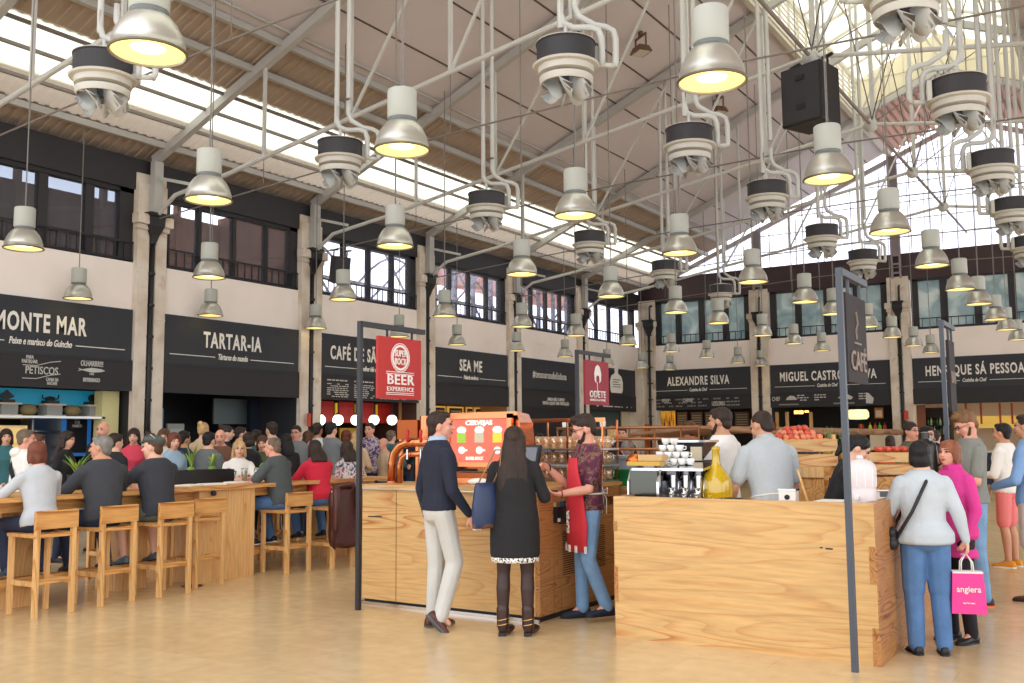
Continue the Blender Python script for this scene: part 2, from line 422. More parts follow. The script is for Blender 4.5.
# gable glazing
gf = MB()
k = XW+.4
while k < XR:
    zt = zr(k)-.35
    if zt > 7.7: gf.b2(k-.012, k+.012, YG+.05, YG+.1, 7.66, zt)
    k += .97
for z in (7.68, 8.25, 8.85, 9.45, 10.1, 10.8):
    hw = (zr(RX)-.3-z)/SL
    gf.b2(max(XW, RX-hw), min(XR, RX+hw), YG+.05, YG+.1, z-.012, z+.012)
for s in (-1, 1):
    gf.bar((RX, YG+.1, zr(RX)-.2), (RX+s*11.9, YG+.1, zr(XW)-.0), .1, .16)
go = struct(gf.build('window_13', M('glazing_bar', (186,178,182), .5)))
gp = MB(); gp.prism([(XW, ZE-.0), (XR, ZE), (RX, zr(RX)-.2)], (0, YG+.08, 0), (1,0,0), (0,0,1), .01)
gp.build('glass', clear, go)
gpw = M('gable_post', (150,140,146), .6)
for gx in (-11.5, -6.7, -1.9, 2.9):
    p = MB()
    p.b2(gx-.16, gx-.1, YG-.12, YG+.02, 6.85, zr(gx)-.1); p.b2(gx+.1, gx+.16, YG-.12, YG+.02, 6.85, zr(gx)-.1)
    p.b2(gx-.16, gx+.16, YG-.06, YG-.03, 7.6, zr(gx)-.1)
    for z in (7.0, 7.3, 7.6): p.b2(gx-.16, gx+.16, YG-.1, YG, z, z+.06)
    struct(p.build('trim_gable_post', gpw))

# ---- roof
Y0R = 1.0
def corr_sheet(x0, x1, y0, y1, name, mat, off=.16):
    b = MB(); k = y0; prev = None; i = 0; z0, z1 = zr(x0)+off, zr(x1)+off
    while k <= y1:
        for yy, dz in ((k, 0), (k+.07, 0), (k+.09, .022), (k+.16, .022), (k+.18, 0)):
            a, c = b.bm.verts.new((x0, yy, z0+dz)), b.bm.verts.new((x1, yy, z1+dz))
            if prev: b.bm.faces.new((prev[0], prev[1], c, a))
            prev = (a, c)
        k += .2
    return struct(b.build(name, mat, smooth=None))
corr_sheet(-16.6, -15.85, Y0R, YG, 'ceiling_eaves_sheet', corr)
corr_sheet(-15.85, -15.2, Y0R, YG, 'ceiling_thin_rooflight', semi_l)
corr_sheet(-14.16, -12.65, Y0R, YG, 'ceiling_metal_sheet', corr)
s = MB(); 
s.prism([(-15.24, zr(-15.24)+.135), (-14.1, zr(-14.1)+.135), (-14.1, zr(-14.1)+.147), (-15.24, zr(-15.24)+.147)], (0, YG-.6, 0), (1,0,0), (0,0,1), YG-.6-Y0R)
struct(s.build('ceiling_rooflight', sky_l))
s = MB(); s.b2(-15.2, -14.16, YG-.6, YG, zr(-14.7)+.1, zr(-14.7)+.3); struct(s.build('ceiling_rooflight_end', corr))
def slope(x0, x1, y0, y1, name, mat, off, th=.03):
    b = MB(); b.prism([(x0, zr(x0)+off), (x1, zr(x1)+off), (x1, zr(x1)+off+th), (x0, zr(x0)+off+th)], (0, y1, 0), (1,0,0), (0,0,1), y1-y0)
    return struct(b.build(name, mat))
slope(-12.65, -6.7, Y0R, YG, 'ceiling_panel_left', panel, .14)
slope(-2.1, XR+.3, Y0R, YG, 'ceiling_panel_right', panel, .14)
j = MB()
for x in (-11.6, -10.4, -9.5, -8.35, -7.5):
    j.bar((x, Y0R, zr(x)+.135), (x, YG, zr(x)+.135), .035, .02)
for x in (-1.2, .0, 1.1, 2.3, 3.5, 4.7, 5.9):
    j.bar((x, Y0R, zr(x)+.135), (x, YG, zr(x)+.135), .035, .02)
struct(j.build('ceiling_panel_joints', joint))
# slatted soffit of the last bay under the ridge
sl = MB(); x = -6.7
while x < -2.1:
    x1 = x+.11
    if not (x < RX < x1): sl.prism([(x, zr(x)+.02), (x1, zr(x1)+.02), (x1, zr(x1)+.06), (x, zr(x)+.06)], (0, YG, 0), (1,0,0), (0,0,1), YG-29.65)
    x += .19
struct(sl.build('ceiling_slats', M('slat_pink', (206,158,146), .7)))
slope(-6.7, RX, 29.65, YG, 'ceiling_last_bay_left', semi_l, .12, .02); slope(RX, -2.1, 29.65, YG, 'ceiling_last_bay_right', semi_l, .12, .02)
# raised lantern with rooflight
rail_m = M('lantern_frame', (206,200,186), .55)
lan = MB(); LY0, LY1 = 1.0, 29.6
for x in (-6.7, -2.1):
    lan.b2(x-.05, x+.05, LY0, LY1, 11.15, 11.3); lan.b2(x-.05, x+.05, LY0, LY1, 12.15, 12.3)
    y = LY0
    while y < LY1: lan.b2(x-.03, x+.03, y, y+.05, 11.2, 12.2); y += .73
    for z in (11.4, 11.55, 11.7, 11.85, 12.0): lan.b2(x-.02, x+.02, LY0, LY1, z, z+.03)
y = LY0
while y < LY1:
    lan.bar((-6.7, y, 12.25), (RX, y, 13.2), .05, .07); lan.bar((-2.1, y, 12.25), (RX, y, 13.2), .05, .07); y += 1.1
lan.bar((RX, LY0, 13.2), (RX, LY1, 13.2), .1, .1)
for f_ in (.33, .66):
    for s_ in (-1, 1): lan.bar((RX+s_*2.3*f_, LY0, 13.2-.95*f_), (RX+s_*2.3*f_, LY1, 13.2-.95*f_), .05, .05)
struct(lan.build('ceiling_lantern_frame', rail_m))
ls = MB()
for s_ in (-1, 1): ls.prism([(RX, 13.26), (RX+s_*2.4, 12.27), (RX+s_*2.4, 12.29), (RX, 13.28)], (0, LY1, 0), (1,0,0), (0,0,1), LY1-LY0)
struct(ls.build('ceiling_lantern_rooflight', sky_l))
lv = MB(); lv.b2(-6.76, -6.74, LY0, LY1, 11.3, 12.2); lv.b2(-2.06, -2.04, LY0, LY1, 11.3, 12.2)
struct(lv.build('ceiling_lantern_sides', sky_l))
le = MB(); le.prism([(-6.7, zr(-6.7)+.1), (RX, zr(RX)+.1), (-2.1, zr(-2.1)+.1), (-2.1, 12.25), (RX, 13.2), (-6.7, 12.25)], (0, LY1+.02, 0), (1,0,0), (0,0,1), .02)
struct(le.build('ceiling_lantern_end', translucent_mat('lantern_end_sheet', (232,226,206), .1, .6)))
lb = MB(); x = -6.6
while x < -2.1: lb.b2(x, x+.03, LY1-.05, LY1-.02, zr(x)+.1, 12.25+.95*(1-abs(x-RX)/2.3)); x += .42
lb.b2(-6.7, -2.1, LY1-.05, LY1-.02, 12.2, 12.23)
struct(lb.build('trim_lantern_bars', rail_m))

# ---- purlins
for x in (-15.85, -15.25, -14.65, -14.16, -13.4, -12.65):
    w_ = .1 if x in (-13.4, -12.65, -15.85) else .05
    struct(MB().bar((x, Y0R, zr(x)+.06), (x, YG, zr(x)+.06), w_, w_*1.2).build('beam_purlin', steelpaint if w_ > .06 else rod_m))
struct(MB().bar((-12.4, Y0R, zr(-12.4)+.08), (-12.4, YG, zr(-12.4)+.08), .04).build('beam_purlin', steelpaint))
for x in (-6.75, -2.05):
    struct(MB().bar((x, Y0R, zr(x)+.02), (x, YG, zr(x)+.02), .14, .2).build('beam_purlin', rail_m))
struct(MB().cyl((RX-.05, Y0R, 8.1), (RX-.05, YG-.3, 8.1), .035, n=10).build('beam_ridge_tie', M('tie_tube', (140,130,124), .5), smooth=True))

# ---- trusses
def chord(x):     # lower chord height
    d = abs(x-RX); return 8.1 - d*.162
for ti, y in enumerate([12.03+4.405*k for k in range(-2, 5)]):
    t = MB(); t2 = MB()
    for s_ in (-1, 1):
        X = lambda d: RX + s_*d
        t.bar((X(11.8), y, zr(X(11.8))-.02), (RX, y, zr(RX)-.02), .13, .17)
        # bracketed lower chord
        t2.tube([(X(11.75), y, 5.95), (X(11.55), y, 6.1), (X(11.15), y, 6.35), (X(10.6), y, 6.42), (X(9.6), y, chord(X(9.6))), (RX-.05, y, 8.1)], .042, 8)
        t.bar((X(11.72), y, 5.9), (X(11.72), y, 7.1), .2, .14, (1,0,0))
        t2.tube([(X(11.7), y, 6.86), (X(8.75), y, 6.72)], .04, 6) if False else None
        t2.bar((X(11.6), y, 6.75), (X(10.7), y, 6.5), .06)
        for d in (8.7, 6.6, 4.5, 2.3):
            w_ = .055
            t2.bar((X(d), y, chord(X(d))), (X(d), y, zr(X(d))-.08), w_, w_, (1,0,0))
        for d in (6.6, 4.5, 2.3):
            t2.bar((X(d), y, chord(X(d))), (X(d-2.1 if d > 3 else .1), y, zr(X(d-2.1 if d > 3 else .1))-.08), .042, .042)
    t2.bar((RX, y, 8.1), (RX, y, zr(RX)), .08)
    t2.ball((RX-.05, y, 8.08), .15, 10, 6)
    o = struct(t.build('beam_truss', steelpaint)); q = t2.build('web', whitepipe, o, 'auto')
    # thin tie rods
    r_ = MB()
    for s_ in (-1, 1):
        r_.tube([(RX+s_*11.6, y, 5.95), (RX+s_*8, y, 6.18), (RX+s_*4, y, 6.4), (RX, y, 6.5)], .014, 6)
        for d in (8.7, 4.5): r_.cyl((RX+s_*d, y, 6.1+.5*(1-d/12)*.8), (RX+s_*d, y, chord(RX+s_*d)), .008, n=5)
    r_.build('tie_rod', rod_m, o)
# bracing between trusses: star of rods at each ridge node, and sloping braces
for k, y in enumerate([12.03+4.405*i for i in range(-1, 4)]):
    b = MB()
    for dx in (-2.2, 2.2):
        b.cyl((RX-.05, y, 8.1), (RX+dx, y+4.4, zr(RX+dx)), .013, n=6); b.cyl((RX-.05, y+4.4, 8.1), (RX+dx, y, zr(RX+dx)), .013, n=6)
    b.cyl((RX, y, 8.1), (RX, y+4.4, 12.0), .012, n=6); b.cyl((RX, y+4.4, 8.1), (RX, y, 12.0), .012, n=6)
    struct(b.build('beam_brace', rod_m, smooth=True))

struct(MB().b2(XW-.3, XW+.35, YG-.5, YG+.35, 0, 4.2).build('wall_corner_infill', stone))
def at_x(u, v, x):
    r = ray(u, v); return EYE + r*((x-EYE.x)/r.x)
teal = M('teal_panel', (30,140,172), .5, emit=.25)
copper = M('copper', (206,112,56), .25, metal=1, var=.1, scale=5)
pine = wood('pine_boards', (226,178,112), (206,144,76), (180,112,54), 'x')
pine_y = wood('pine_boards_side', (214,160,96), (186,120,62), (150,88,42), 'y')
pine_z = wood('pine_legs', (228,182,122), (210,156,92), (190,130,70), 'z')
greytile = M('grey_tile', (150,150,146), .5, var=.05)
navy = M('navy_panel', (34,40,58), .5)
darkin = M('dark_interior', (40,38,40), .7, var=.1)
warmwall = M('warm_interior', (176,128,80), .7, var=.1, scale=2)
redp = M('red_panel', (178,34,30), .5, var=.2, scale=6)
yellow_e = M('warm_light', (255,205,110), .5, emit=2.2)
white_e = M('globe_light', (255,248,236), .4, emit=3)
beige = M('beige_panel', (212,196,168), .7)
rule_m = white_letter
ey3 = V((0,0,1)); exL = V((0,1,0)); exG = V((1,0,0))

def stall(name_side, a0, a1, wallmat, ztop=3.3, deep=3.0, back=None):
    """the recess of one stall: back, sides and ceiling are part of the building"""
    b = MB(); t = .06
    if name_side == 'left':
        b.b2(XW-deep-t, XW-deep, a0, a1, 0, ztop+.1); b.b2(XW-deep, XW, a0-t, a0, 0, ztop+.1); b.b2(XW-deep, XW, a1, a1+t, 0, ztop+.1)
        b.b2(XW-deep, XW-.05, a0, a1, ztop+.02, ztop+.1)
    else:
        b.b2(a0, a1, YG+deep, YG+deep+t, 0, ztop+.1); b.b2(a0-t, a0, YG, YG+deep, 0, ztop+.1); b.b2(a1, a1+t, YG, YG+deep, 0, ztop+.1)
        b.b2(a0, a1, YG+.05, YG+deep, ztop+.02, ztop+.1)
    return struct(b.build('wall_stall', wallmat))
def added_strip(side, a0, a1, d, z, strength, label):  # glowing strip added to brighten a stall, kept unseen behind the sign board
    z = 3.2; mt = M('added_fill_light_%d' % int(strength*10), (255,236,205), .4, emit=strength)
    c = (a0+a1)/2
    loc = (XW-d, c, z) if side == 'left' else (c, YG+d, z)
    e = empty('added_fill_light', loc, PI/2 if side == 'left' else 0, label, 'light', 'added fill lights in the stall ceilings')
    L = a1-a0
    MB().box((0,0,.03), (L, .12, .05)).build('housing', black, e); MB().box((0,0,-.005), (L-.06, .09, .02)).build('diffuser', mt, e)
def sign_board(side, a0, a1, title, sub, width, c, label, zs=(4.12, 3.13, 2.55), rules=True, size=.45, menu=True, board_mat=None):
    loc = (XW, a0, zs[2]) if side == 'left' else (a0, YG, zs[2])
    e = empty('shop_sign', loc, 0, label, 'sign', 'black stall signs around the hall')
    def slab(x0, x1, z0, z1, d0, d1, nm, mt):
        b = MB()
        if side == 'left': b.b2(XW+d0, XW+d1, x0, x1, z0, z1)
        else: b.b2(x0, x1, YG-d1, YG-d0, z0, z1)
        return wp(b.build(nm, mt), e)
    slab(a0, a1, zs[1], zs[0], -.02, .05, 'board', board_mat or signblack)
    slab(a0-.03, a1+.03, zs[2], zs[1], -.02, .07, 'lower_board', M('sign_lower', (44,42,45), .65))
    slab(a0, a1, zs[1]-.02, zs[1]+.02, .05, .08, 'ledge', black)
    ex = exL if side == 'left' else exG
    P = lambda a, z, d=.055: V((XW+d, a, z)) if side == 'left' else V((a, YG-d, z))
    if title:
        o = letters(title, size, white_letter, P(c, 3.665), ex, ey3, None, width=width, bold=.026, spacing=1.16); wp(o, e)
    if sub:
        o = letters(sub, .17, white_letter, P(c, 3.34), ex, ey3, None, name='subtitle', squash=.6, bold=.02, shear=.25); wp(o, e)
        xs_ = [v.co[1 if side == 'left' else 0] for v in o.data.vertices]
        if rules:
            l0, l1 = a0+.15, a1-.15; m0, m1 = min(xs_)-.08, max(xs_)+.08
            for p, q in ((l0, m0), (m1, l1)):
                b = MB()
                if side == 'left': b.b2(XW+.05, XW+.056, p, q, 3.325, 3.34)
                else: b.b2(p, q, YG-.056, YG-.05, 3.325, 3.34)
                wp(b.build('rule', rule_m), e)
    return e, P, ex, slab
def chalkrows(e, P, ex, a0, a1, z1, z0, n, d=.075, mt=None, seed=1, col=1):
    """rows of chalk words too small to read"""
    rnd = random.Random(seed); b = MB(); h = (z1-z0)/n
    for i in range(n):
        z = z1-(i+.5)*h; a = a0
        while a < a1-.05:
            L = min(rnd.uniform(.05, .16), a1-a)
            if rnd.random() < .85:
                p = P(a, z-h*.22, d); q = P(a+L, z+h*.22, d)
                b.box((p+q)/2, (max(abs(q.x-p.x), .004), max(abs(q.y-p.y), .004), abs(q.z-p.z)))
            a += L+.03
    return wp(b.build('chalk_writing', mt or M('chalk_dim', (130,128,124), .8)), e)

LB = [(yc+.36, (BAYS[i+1] if i+1 < len(BAYS) else YG)-.36) for i, yc in enumerate(BAYS)]
# BAYS: 3.22 7.625 12.03 16.435 20.84 25.245 29.65
# --- bay 0/1: fish stall
a0, a1 = LB[1]
e, P, ex, slab = sign_board('left', a0, a1, 'MONTE MAR', 'Peixe e marisco do Guincho', 1.72, 9.83, 'black sign with chalk fish drawings, leftmost of the lettered stall signs')
k = 3.02
def chalk_word(s, size, a, z, nm='chalk_writing', **kw): return wp(letters(s, size, chalk, P(a, z, .08), ex, ey3, None, name=nm, **kw), e)
chalk_word('PETISCOS', .19, 9.85, 2.84, shear=0, bold=.01, squash=.75)
chalk_word('PARA\nPARTILHAR', .09, 9.62, 3.03, bold=.02); chalk_word('CANJA DA\nNAZARÉ', .08, 10.05, 2.66, bold=.02)
chalk_word('OLHARRR!!!', .14, 10.82, 3.02, bold=.02); chalk_word('É MAIS', .05, 10.82, 2.83); chalk_word('BIFERRINGO', .1, 10.82, 2.72, bold=.03)
chalk_word('VERDADEIRO', .12, 8.6, 2.9); 
b = MB()
for z0_, z1_ in ((2.93, 3.0), (2.7, 2.77)):
    b.tube([P(9.5, z0_, .08), P(9.75, z0_, .08), P(10.0, z1_, .08), P(10.2, z1_+.03, .08)], .008, 5)
def fish(b, a, z, L, h):
    pts = [(-.5*L, .35*h), (-.42*L, 0), (-.5*L, -.35*h), (-.36*L, -.08*h), (0, -.5*h), (.35*L, -.3*h), (.5*L, 0), (.35*L, .3*h), (0, .5*h), (-.36*L, .08*h)]
    b.prism(pts, P(a, z, .074), ex, ey3, .006)
fish(b, 10.82, 2.905, .56, .09)
wp(b.build('fish_drawing', chalk), e)
stall('left', a0-.3, a1, darkin)
def at_stall(x, y, z): return (x, y, z)
# fascia and shelf of the fish stall
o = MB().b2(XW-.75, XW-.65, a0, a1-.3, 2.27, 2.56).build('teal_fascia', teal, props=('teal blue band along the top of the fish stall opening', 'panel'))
MB().b2(XW-1.0, XW-.2, a0, a1-.35, 2.02, 2.06).build('hanging_shelf', steel, props=('steel shelf carrying scales under the teal band of the fish stall', 'shelf'))
o = MB().b2(XW-.45, XW-.2, a1-.42, a1-.06, 0, 2.55).build('cream_pillar', M('cream_pillar', (214,206,150), .7), props=('cream painted post at the right end of the fish stall', 'post'))
desc = ['diamond shaped', 'horned', 'round']
for i, (u, t) in enumerate(((5, 0), (50, 1), (92, 2), (28, 3), (72, 3))):
    p = at_x(u, 412, XW-.55)
    if t < 3:
        e = empty('scale_box', (p.x, p.y, 2.06), 0, 'grey box with pale lid under the %s dark scale, fish stall shelf' % desc[t], 'box', 'boxes on the fish stall shelf')
        b = MB().box((0,0,.1), (.3,.3,.2)); b.build('case', greytile, e); MB().box((0,0,.215), (.36,.4,.03)).build('lid', beige, e); MB().box((0,0,.01), (.36,.42,.02)).build('tray', beige, e)
        e = empty('kitchen_scale', (p.x, p.y, 2.29), 0, '%s dark antique scale standing on a grey box, fish stall shelf' % desc[t], 'scale')
        MB().box((0,0,.03), (.2,.24,.06)).build('foot', black, e)
        if t == 0: MB().prism([(-.14,.02),(0,-.04),(.14,.02),(0,.14)], (0,0,.09), (0,1,0), (0,0,1), .05).build('body', black, e)
        elif t == 1:
            b = MB().ball((0,0,.09), (.07,.1,.05)); 
            for s_ in (-1,1): b.tube([(0,s_*.08,.09),(0,s_*.15,.1),(0,s_*.16,.17)], .014, 6)
            b.build('body', black, e, True)
        else: MB().cyl((-.03,0,.13), (.03,0,.13), .075, n=16).build('dial', black, e); 
    else:
        o = MB().ball((0,0,.11), (.12,.17,.11), 14, 10).build('round_basket', M('basket', (140,120,84), .8, bump=.4), smooth=True, loc=(p.x, p.y, 2.06)); tag(o, 'round brown dome between the scale boxes, %s of the fish stall shelf' % ('left' if u < 50 else 'right'), 'basket')
p = at_x(76, 430, XW-1.0)
e = empty('menu_blackboard', (p.x, p.y, 1.35), 0, 'blackboard in a bright blue frame inside the fish stall', 'blackboard')
MB().box((0,0,.35), (.04,.46,.66)).build('board', signblack, e)
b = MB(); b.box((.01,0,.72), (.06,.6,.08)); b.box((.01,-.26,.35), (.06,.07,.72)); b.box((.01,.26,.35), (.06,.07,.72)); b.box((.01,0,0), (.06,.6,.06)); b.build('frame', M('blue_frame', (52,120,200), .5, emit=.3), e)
letters('BOM\nMARISCO', .08, white_letter, (.03,0,.58), exL, ey3, e, bold=.02)
def counter(side, a0, a1, d0, d1, h, label, mt=steel, top=None):
    c = (a0+a1)/2
    e = empty('stall_counter', (XW-(d0+d1)/2, c, 0) if side == 'left' else (c, YG+(d0+d1)/2, 0), 0, label, 'counter', 'counters of the food stalls')
    L, D = a1-a0, abs(d1-d0); sz = (D, L) if side == 'left' else (L, D)
    MB().box((0,0,h/2-.02), (sz[0], sz[1], h-.04)).build('cabinet', mt, e); MB().box((0,0,h), (sz[0]+.06, sz[1], .05)).build('worktop', top or steel, e)
    return e
counter('left', a0, a1-.4, .1, .7, 1.05, 'steel counter of the fish stall at the far left', M('counter_steel', (150,152,152), .4, metal=.5))
def cabinet(side, a, d, w_, h, z, mt, name, label, cat, shelf=2, door=None):
    """a shelf unit or oven standing in a stall: case, shelves, front"""
    e = empty(name, (XW-d, a, z) if side == 'left' else (a, YG+d, z), PI/2 if side == 'left' else 0, label, cat)
    b = MB(); b.box((-w_/2+.02,0,h/2), (.04,.4,h)); b.box((w_/2-.02,0,h/2), (.04,.4,h)); b.box((0,.18,h/2), (w_,.03,h)); b.box((0,0,.02), (w_,.4,.04)); b.box((0,0,h-.02), (w_,.4,.04))
    b.build('case', mt, e)
    for i in range(shelf): MB().box((0,0,h*(i+1)/(shelf+1)), (w_-.08,.38,.025)).build('shelf', mt, e)
    if door: MB().box((0,-.19,h*.45), (w_-.1,.02,h*.6)).build('door', door, e)
    return e
p = at_x(48, 430, XW-1.6); cabinet('left', p.y, 1.6, .9, 1.2, .9, steel, 'steel_rack', 'steel kitchen rack at the back of the fish stall', 'rack', 3)
p = at_x(8, 428, XW-1.2); cabinet('left', p.y, 1.2, .5, 1.0, .9, M('lit_fridge', (220,200,150), .4, emit=.4), 'bottle_fridge', 'lit cabinet at the left end of the fish stall', 'cabinet', 2)
p = at_x(104, 424, XW-1.4); MB().box((0,0,0), (.6,.7,.28)).build('extractor_hood', steel, loc=(XW-1.4, p.y, 1.95), props=('steel extractor hood left of the cream post', 'hood'))
added_strip('left', a0+.5, a1-.8, 1.6, 2.45, 5, 'added fill light in the ceiling of the fish stall')
added_strip('left', a0+.5, a1-.8, .5, 2.0, 2, 'second added fill light, near the front of the fish stall')
# --- bay 2: tartare stall
a0, a1 = LB[2]
sign_board('left', a0, a1, 'TARTAR-IA', 'Tártaros do mundo', 1.58, 14.15, 'black lettered sign with a plain lower board above the dark tartare stall')
stall('left', a0, a1, M('tartar_interior', (52,54,60), .6))
tagd = lambda o, l, c, g=None: tag(o, l, c, g)
def yz(u0, u1, v0, v1, x, name, mt, label, cat, th=.05):
    p, q = at_x(u0, (v0+v1)/2, x), at_x(u1, (v0+v1)/2, x); c = (u0+u1)/2
    z1, z0 = at_x(c, v0, x).z, at_x(c, v1, x).z
    return MB().b2(x-th, x, p.y, q.y, max(z0, 0), z1).build(name, mt, props=(label, cat))
yz(214, 247, 399, 424, XW-1.6, 'glass_partition', M('grey_glass', (120,134,136), .25), 'grey glass partition above the blonde woman in the tartare stall', 'partition')
yz(250, 279, 398, 500, XW-1.2, 'navy_partition', navy, 'dark navy partition right of the grey glass in the tartare stall', 'partition')
yz(280, 294, 398, 430, XW-.8, 'tiled_panel', greytile, 'pale grey tiled panel at the right end of the tartare stall', 'panel')
yz(280, 294, 431, 470, XW-.78, 'white_cabinet', beige, 'white cabinet under the grey tiled panel of the tartare stall', 'cabinet')
p = at_x(175, 432, XW-.6)
e = empty('display_screen', (XW-.6, p.y, 1.2), 0, 'pale framed display in the left of the tartare stall', 'display')
MB().box((0,0,.45), (.05,.42,.6)).build('frame', greytile, e); MB().box((.028,0,.42), (.01,.28,.45)).build('pane', M('pale_screen', (150,170,180), .3), e); MB().box((0,0,.08),(.05,.06,.2)).build('stem', black, e)
counter('left', a0, a1, .1, .7, 1.05, 'dark counter of the tartare stall', navy)
p = at_x(160, 420, XW-.3); MB().box((0,0,0), (.05,.12,.9)).build('light_panel', M('blue_strip', (120,150,170), .4), loc=(XW-.3, p.y, 1.8), props=('narrow blue grey upright panel beside the pier in the tartare stall', 'panel'))
added_strip('left', a0+.6, a1-.6, 1.2, 2.5, 1.2, 'added fill light in the ceiling of the tartare stall')
# --- bay 3: steak cafe
a0, a1 = LB[3]
e, P, ex, slab = sign_board('left', a0, a1, 'CAFÉ DE SÃO BENTO', 'O melhor bife de Lisboa', 3.0, 18.62, 'black sign with white menu columns above the globe lamps, partly behind the red sign')
for i, c in enumerate((17.0, 17.95, 18.9, 19.8)):
    chalkrows(e, P, ex, c, c+.7, 3.05, 2.98, 1, seed=i, mt=chalk); chalkrows(e, P, ex, c, c+.75, 2.95, 2.6, 7, seed=20+i, mt=chalk)
stall('left', a0, a1, M('cafe_interior', (70,40,32), .6))
for i, (u0, u1) in enumerate(((320,333), (338,353), (360,374), (377,391))):
    p, q = at_x(u0, 412, XW-.9), at_x(u1, 412, XW-.9)
    e = empty('quilted_board', (XW-.9, (p.y+q.y)/2, 2.02), 0, 'red quilted hanging panel in the steak cafe, number %s from the left pier' % ['one','two','three','four'][i], 'panel', 'red panels in the steak cafe')
    w_ = q.y-p.y
    MB().box((0,0,.27), (.05,w_,.54)).build('panel', redp, e)
    b = MB(); 
    for z in (.14,.27,.4): b.box((.03,0,z), (.02,w_*.9,.05))
    b.build('padding', redp, e)
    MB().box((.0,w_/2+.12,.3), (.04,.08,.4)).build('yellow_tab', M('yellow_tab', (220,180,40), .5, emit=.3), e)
for i, u in enumerate((320, 338, 356, 374, 392)):
    p = at_x(u, 420, XW-.35)
    e = empty('globe_lamp', (p.x, p.y, p.z), 0, 'round white globe lamp in the steak cafe, %s from the left' % ['first','second','third','fourth','fifth'][i], 'lamp', 'globe lamps in the steak cafe')
    MB().ball((0,0,0), .135, 16, 12).build('globe', white_e, e, True); MB().cyl((0,0,.12),(0,0,3.3-p.z),.015,n=6).build('stem', black, e); MB().cyl((0,0,.11),(0,0,.17),.05,n=10).build('cap', black, e)
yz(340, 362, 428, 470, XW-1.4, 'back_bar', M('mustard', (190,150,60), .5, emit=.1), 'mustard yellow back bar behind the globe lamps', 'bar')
yz(400, 414, 402, 470, XW-.5, 'tan_panel', warmwall, 'tan panel at the right end of the steak cafe', 'panel')
counter('left', a0, a1, .1, .7, 1.05, 'dark red counter of the steak cafe', M('dark_red', (96,30,26), .5), copper)
# --- bay 4: sea me
a0, a1 = LB[4]
sign_board('left', a0, a1, 'SEA ME', 'Peixaria moderna', 1.12, 22.93, 'black sign with two short white words, right of the red hanging sign')
stall('left', a0, a1, warmwall)
for i, (u0, u1) in enumerate(((434,445), (447,463), (466,472), (474,487))):
    p, q = at_x(u0, 410, XW-1.0), at_x(u1, 410, XW-1.0)
    e = empty('framed_menu', (XW-1.0, (p.y+q.y)/2, 1.95), 0, '%s dark menu board in a yellow lit frame in the seafood stall' % ['first', 'second, widest', 'third, narrowest', 'fourth'][i], 'menu', 'framed menus of the seafood stall')
    w_ = q.y-p.y
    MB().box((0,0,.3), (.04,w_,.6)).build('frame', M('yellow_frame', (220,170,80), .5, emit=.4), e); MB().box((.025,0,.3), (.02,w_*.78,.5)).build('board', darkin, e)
    P2 = lambda a, z, d=0: V((XW-.96, a, z)); ch = chalkrows(e, P2, exL, (p.y+q.y)/2-w_*.33, (p.y+q.y)/2+w_*.33, 2.45, 2.08, 5, mt=M('gold_writing', (200,160,90), .7))
counter('left', a0, a1, .1, .7, 1.05, 'wooden counter of the seafood stall', pine_y)
added_strip('left', a0+.4, a1-.4, .5, 2.5, 5, 'added fill light in the ceiling of the seafood stall')
# --- bay 5: closed stall
a0, a1 = LB[5]
e, P, ex, slab = sign_board('left', a0, a1, None, None, 1, 27.4, 'closed black stall front with a hashtag written near its top', zs=(4.12, 3.13, 2.55))
wp(letters('#tesourosdelisboa', .34, white_letter, P(27.4, 3.62), ex, ey3, None, width=2.15, bold=0, spacing=1.15), e)
wp(letters('AINDA NÃO COMEU?\nENTÃO AQUI É UMA TENTAÇÃO', .15, white_letter, P(27.75, 2.78, .072), ex, ey3, None, width=1.7, bold=0), e)
b = MB(); b.b2(XW-.02, XW+.05, a0, a1, 0, 2.55)
wp(b.build('shutter', M('shutter_dark', (36,35,40), .6)), e)
b = MB()
for z in (2.1, 1.65, 1.2): b.b2(XW+.05, XW+.06, a0, a1, z, z+.02)
wp(b.build('shutter_seam', black), e)
# --- bay 6: bottle stall
a0, a1 = LB[6]
e, P, ex, slab = sign_board('left', a0, a1, None, None, 1, 31.8, 'black sign with a big white bottle drawing in the far corner')
c = 32.2
b = MB(); b.prism([(-.42,-.4),(.42,-.4),(.5,-.3),(.52,.0),(.4,.22),(.14,.32),(.12,.4),(.18,.46),(.1,.5),(-.1,.5),(-.18,.46),(-.12,.4),(-.14,.32),(-.4,.22),(-.52,.0),(-.5,-.3)], P(c, 3.62, .052), ex, ey3, .008)
wp(b.build('bottle_drawing', white_letter), e)
chalkrows(e, P, ex, c-.3, c+.3, 3.75, 3.4, 4, d=.064, mt=M('grey_writing', (120,118,116), .8))
chalkrows(e, P, ex, 30.6, 33.4, 2.75, 2.67, 1, mt=white_letter, seed=5)
stall('left', a0, a1, M('corner_interior', (70,78,78), .6), deep=1.5)
yz(622, 633, 411, 450, XW-.2, 'cream_door', beige, 'cream door at the right end of the corner stall', 'door')
yz(585, 620, 411, 450, XW-.3, 'grey_shutter', M('grey_shutter', (74,86,86), .5), 'grey green roller shutter in the corner stall', 'shutter')

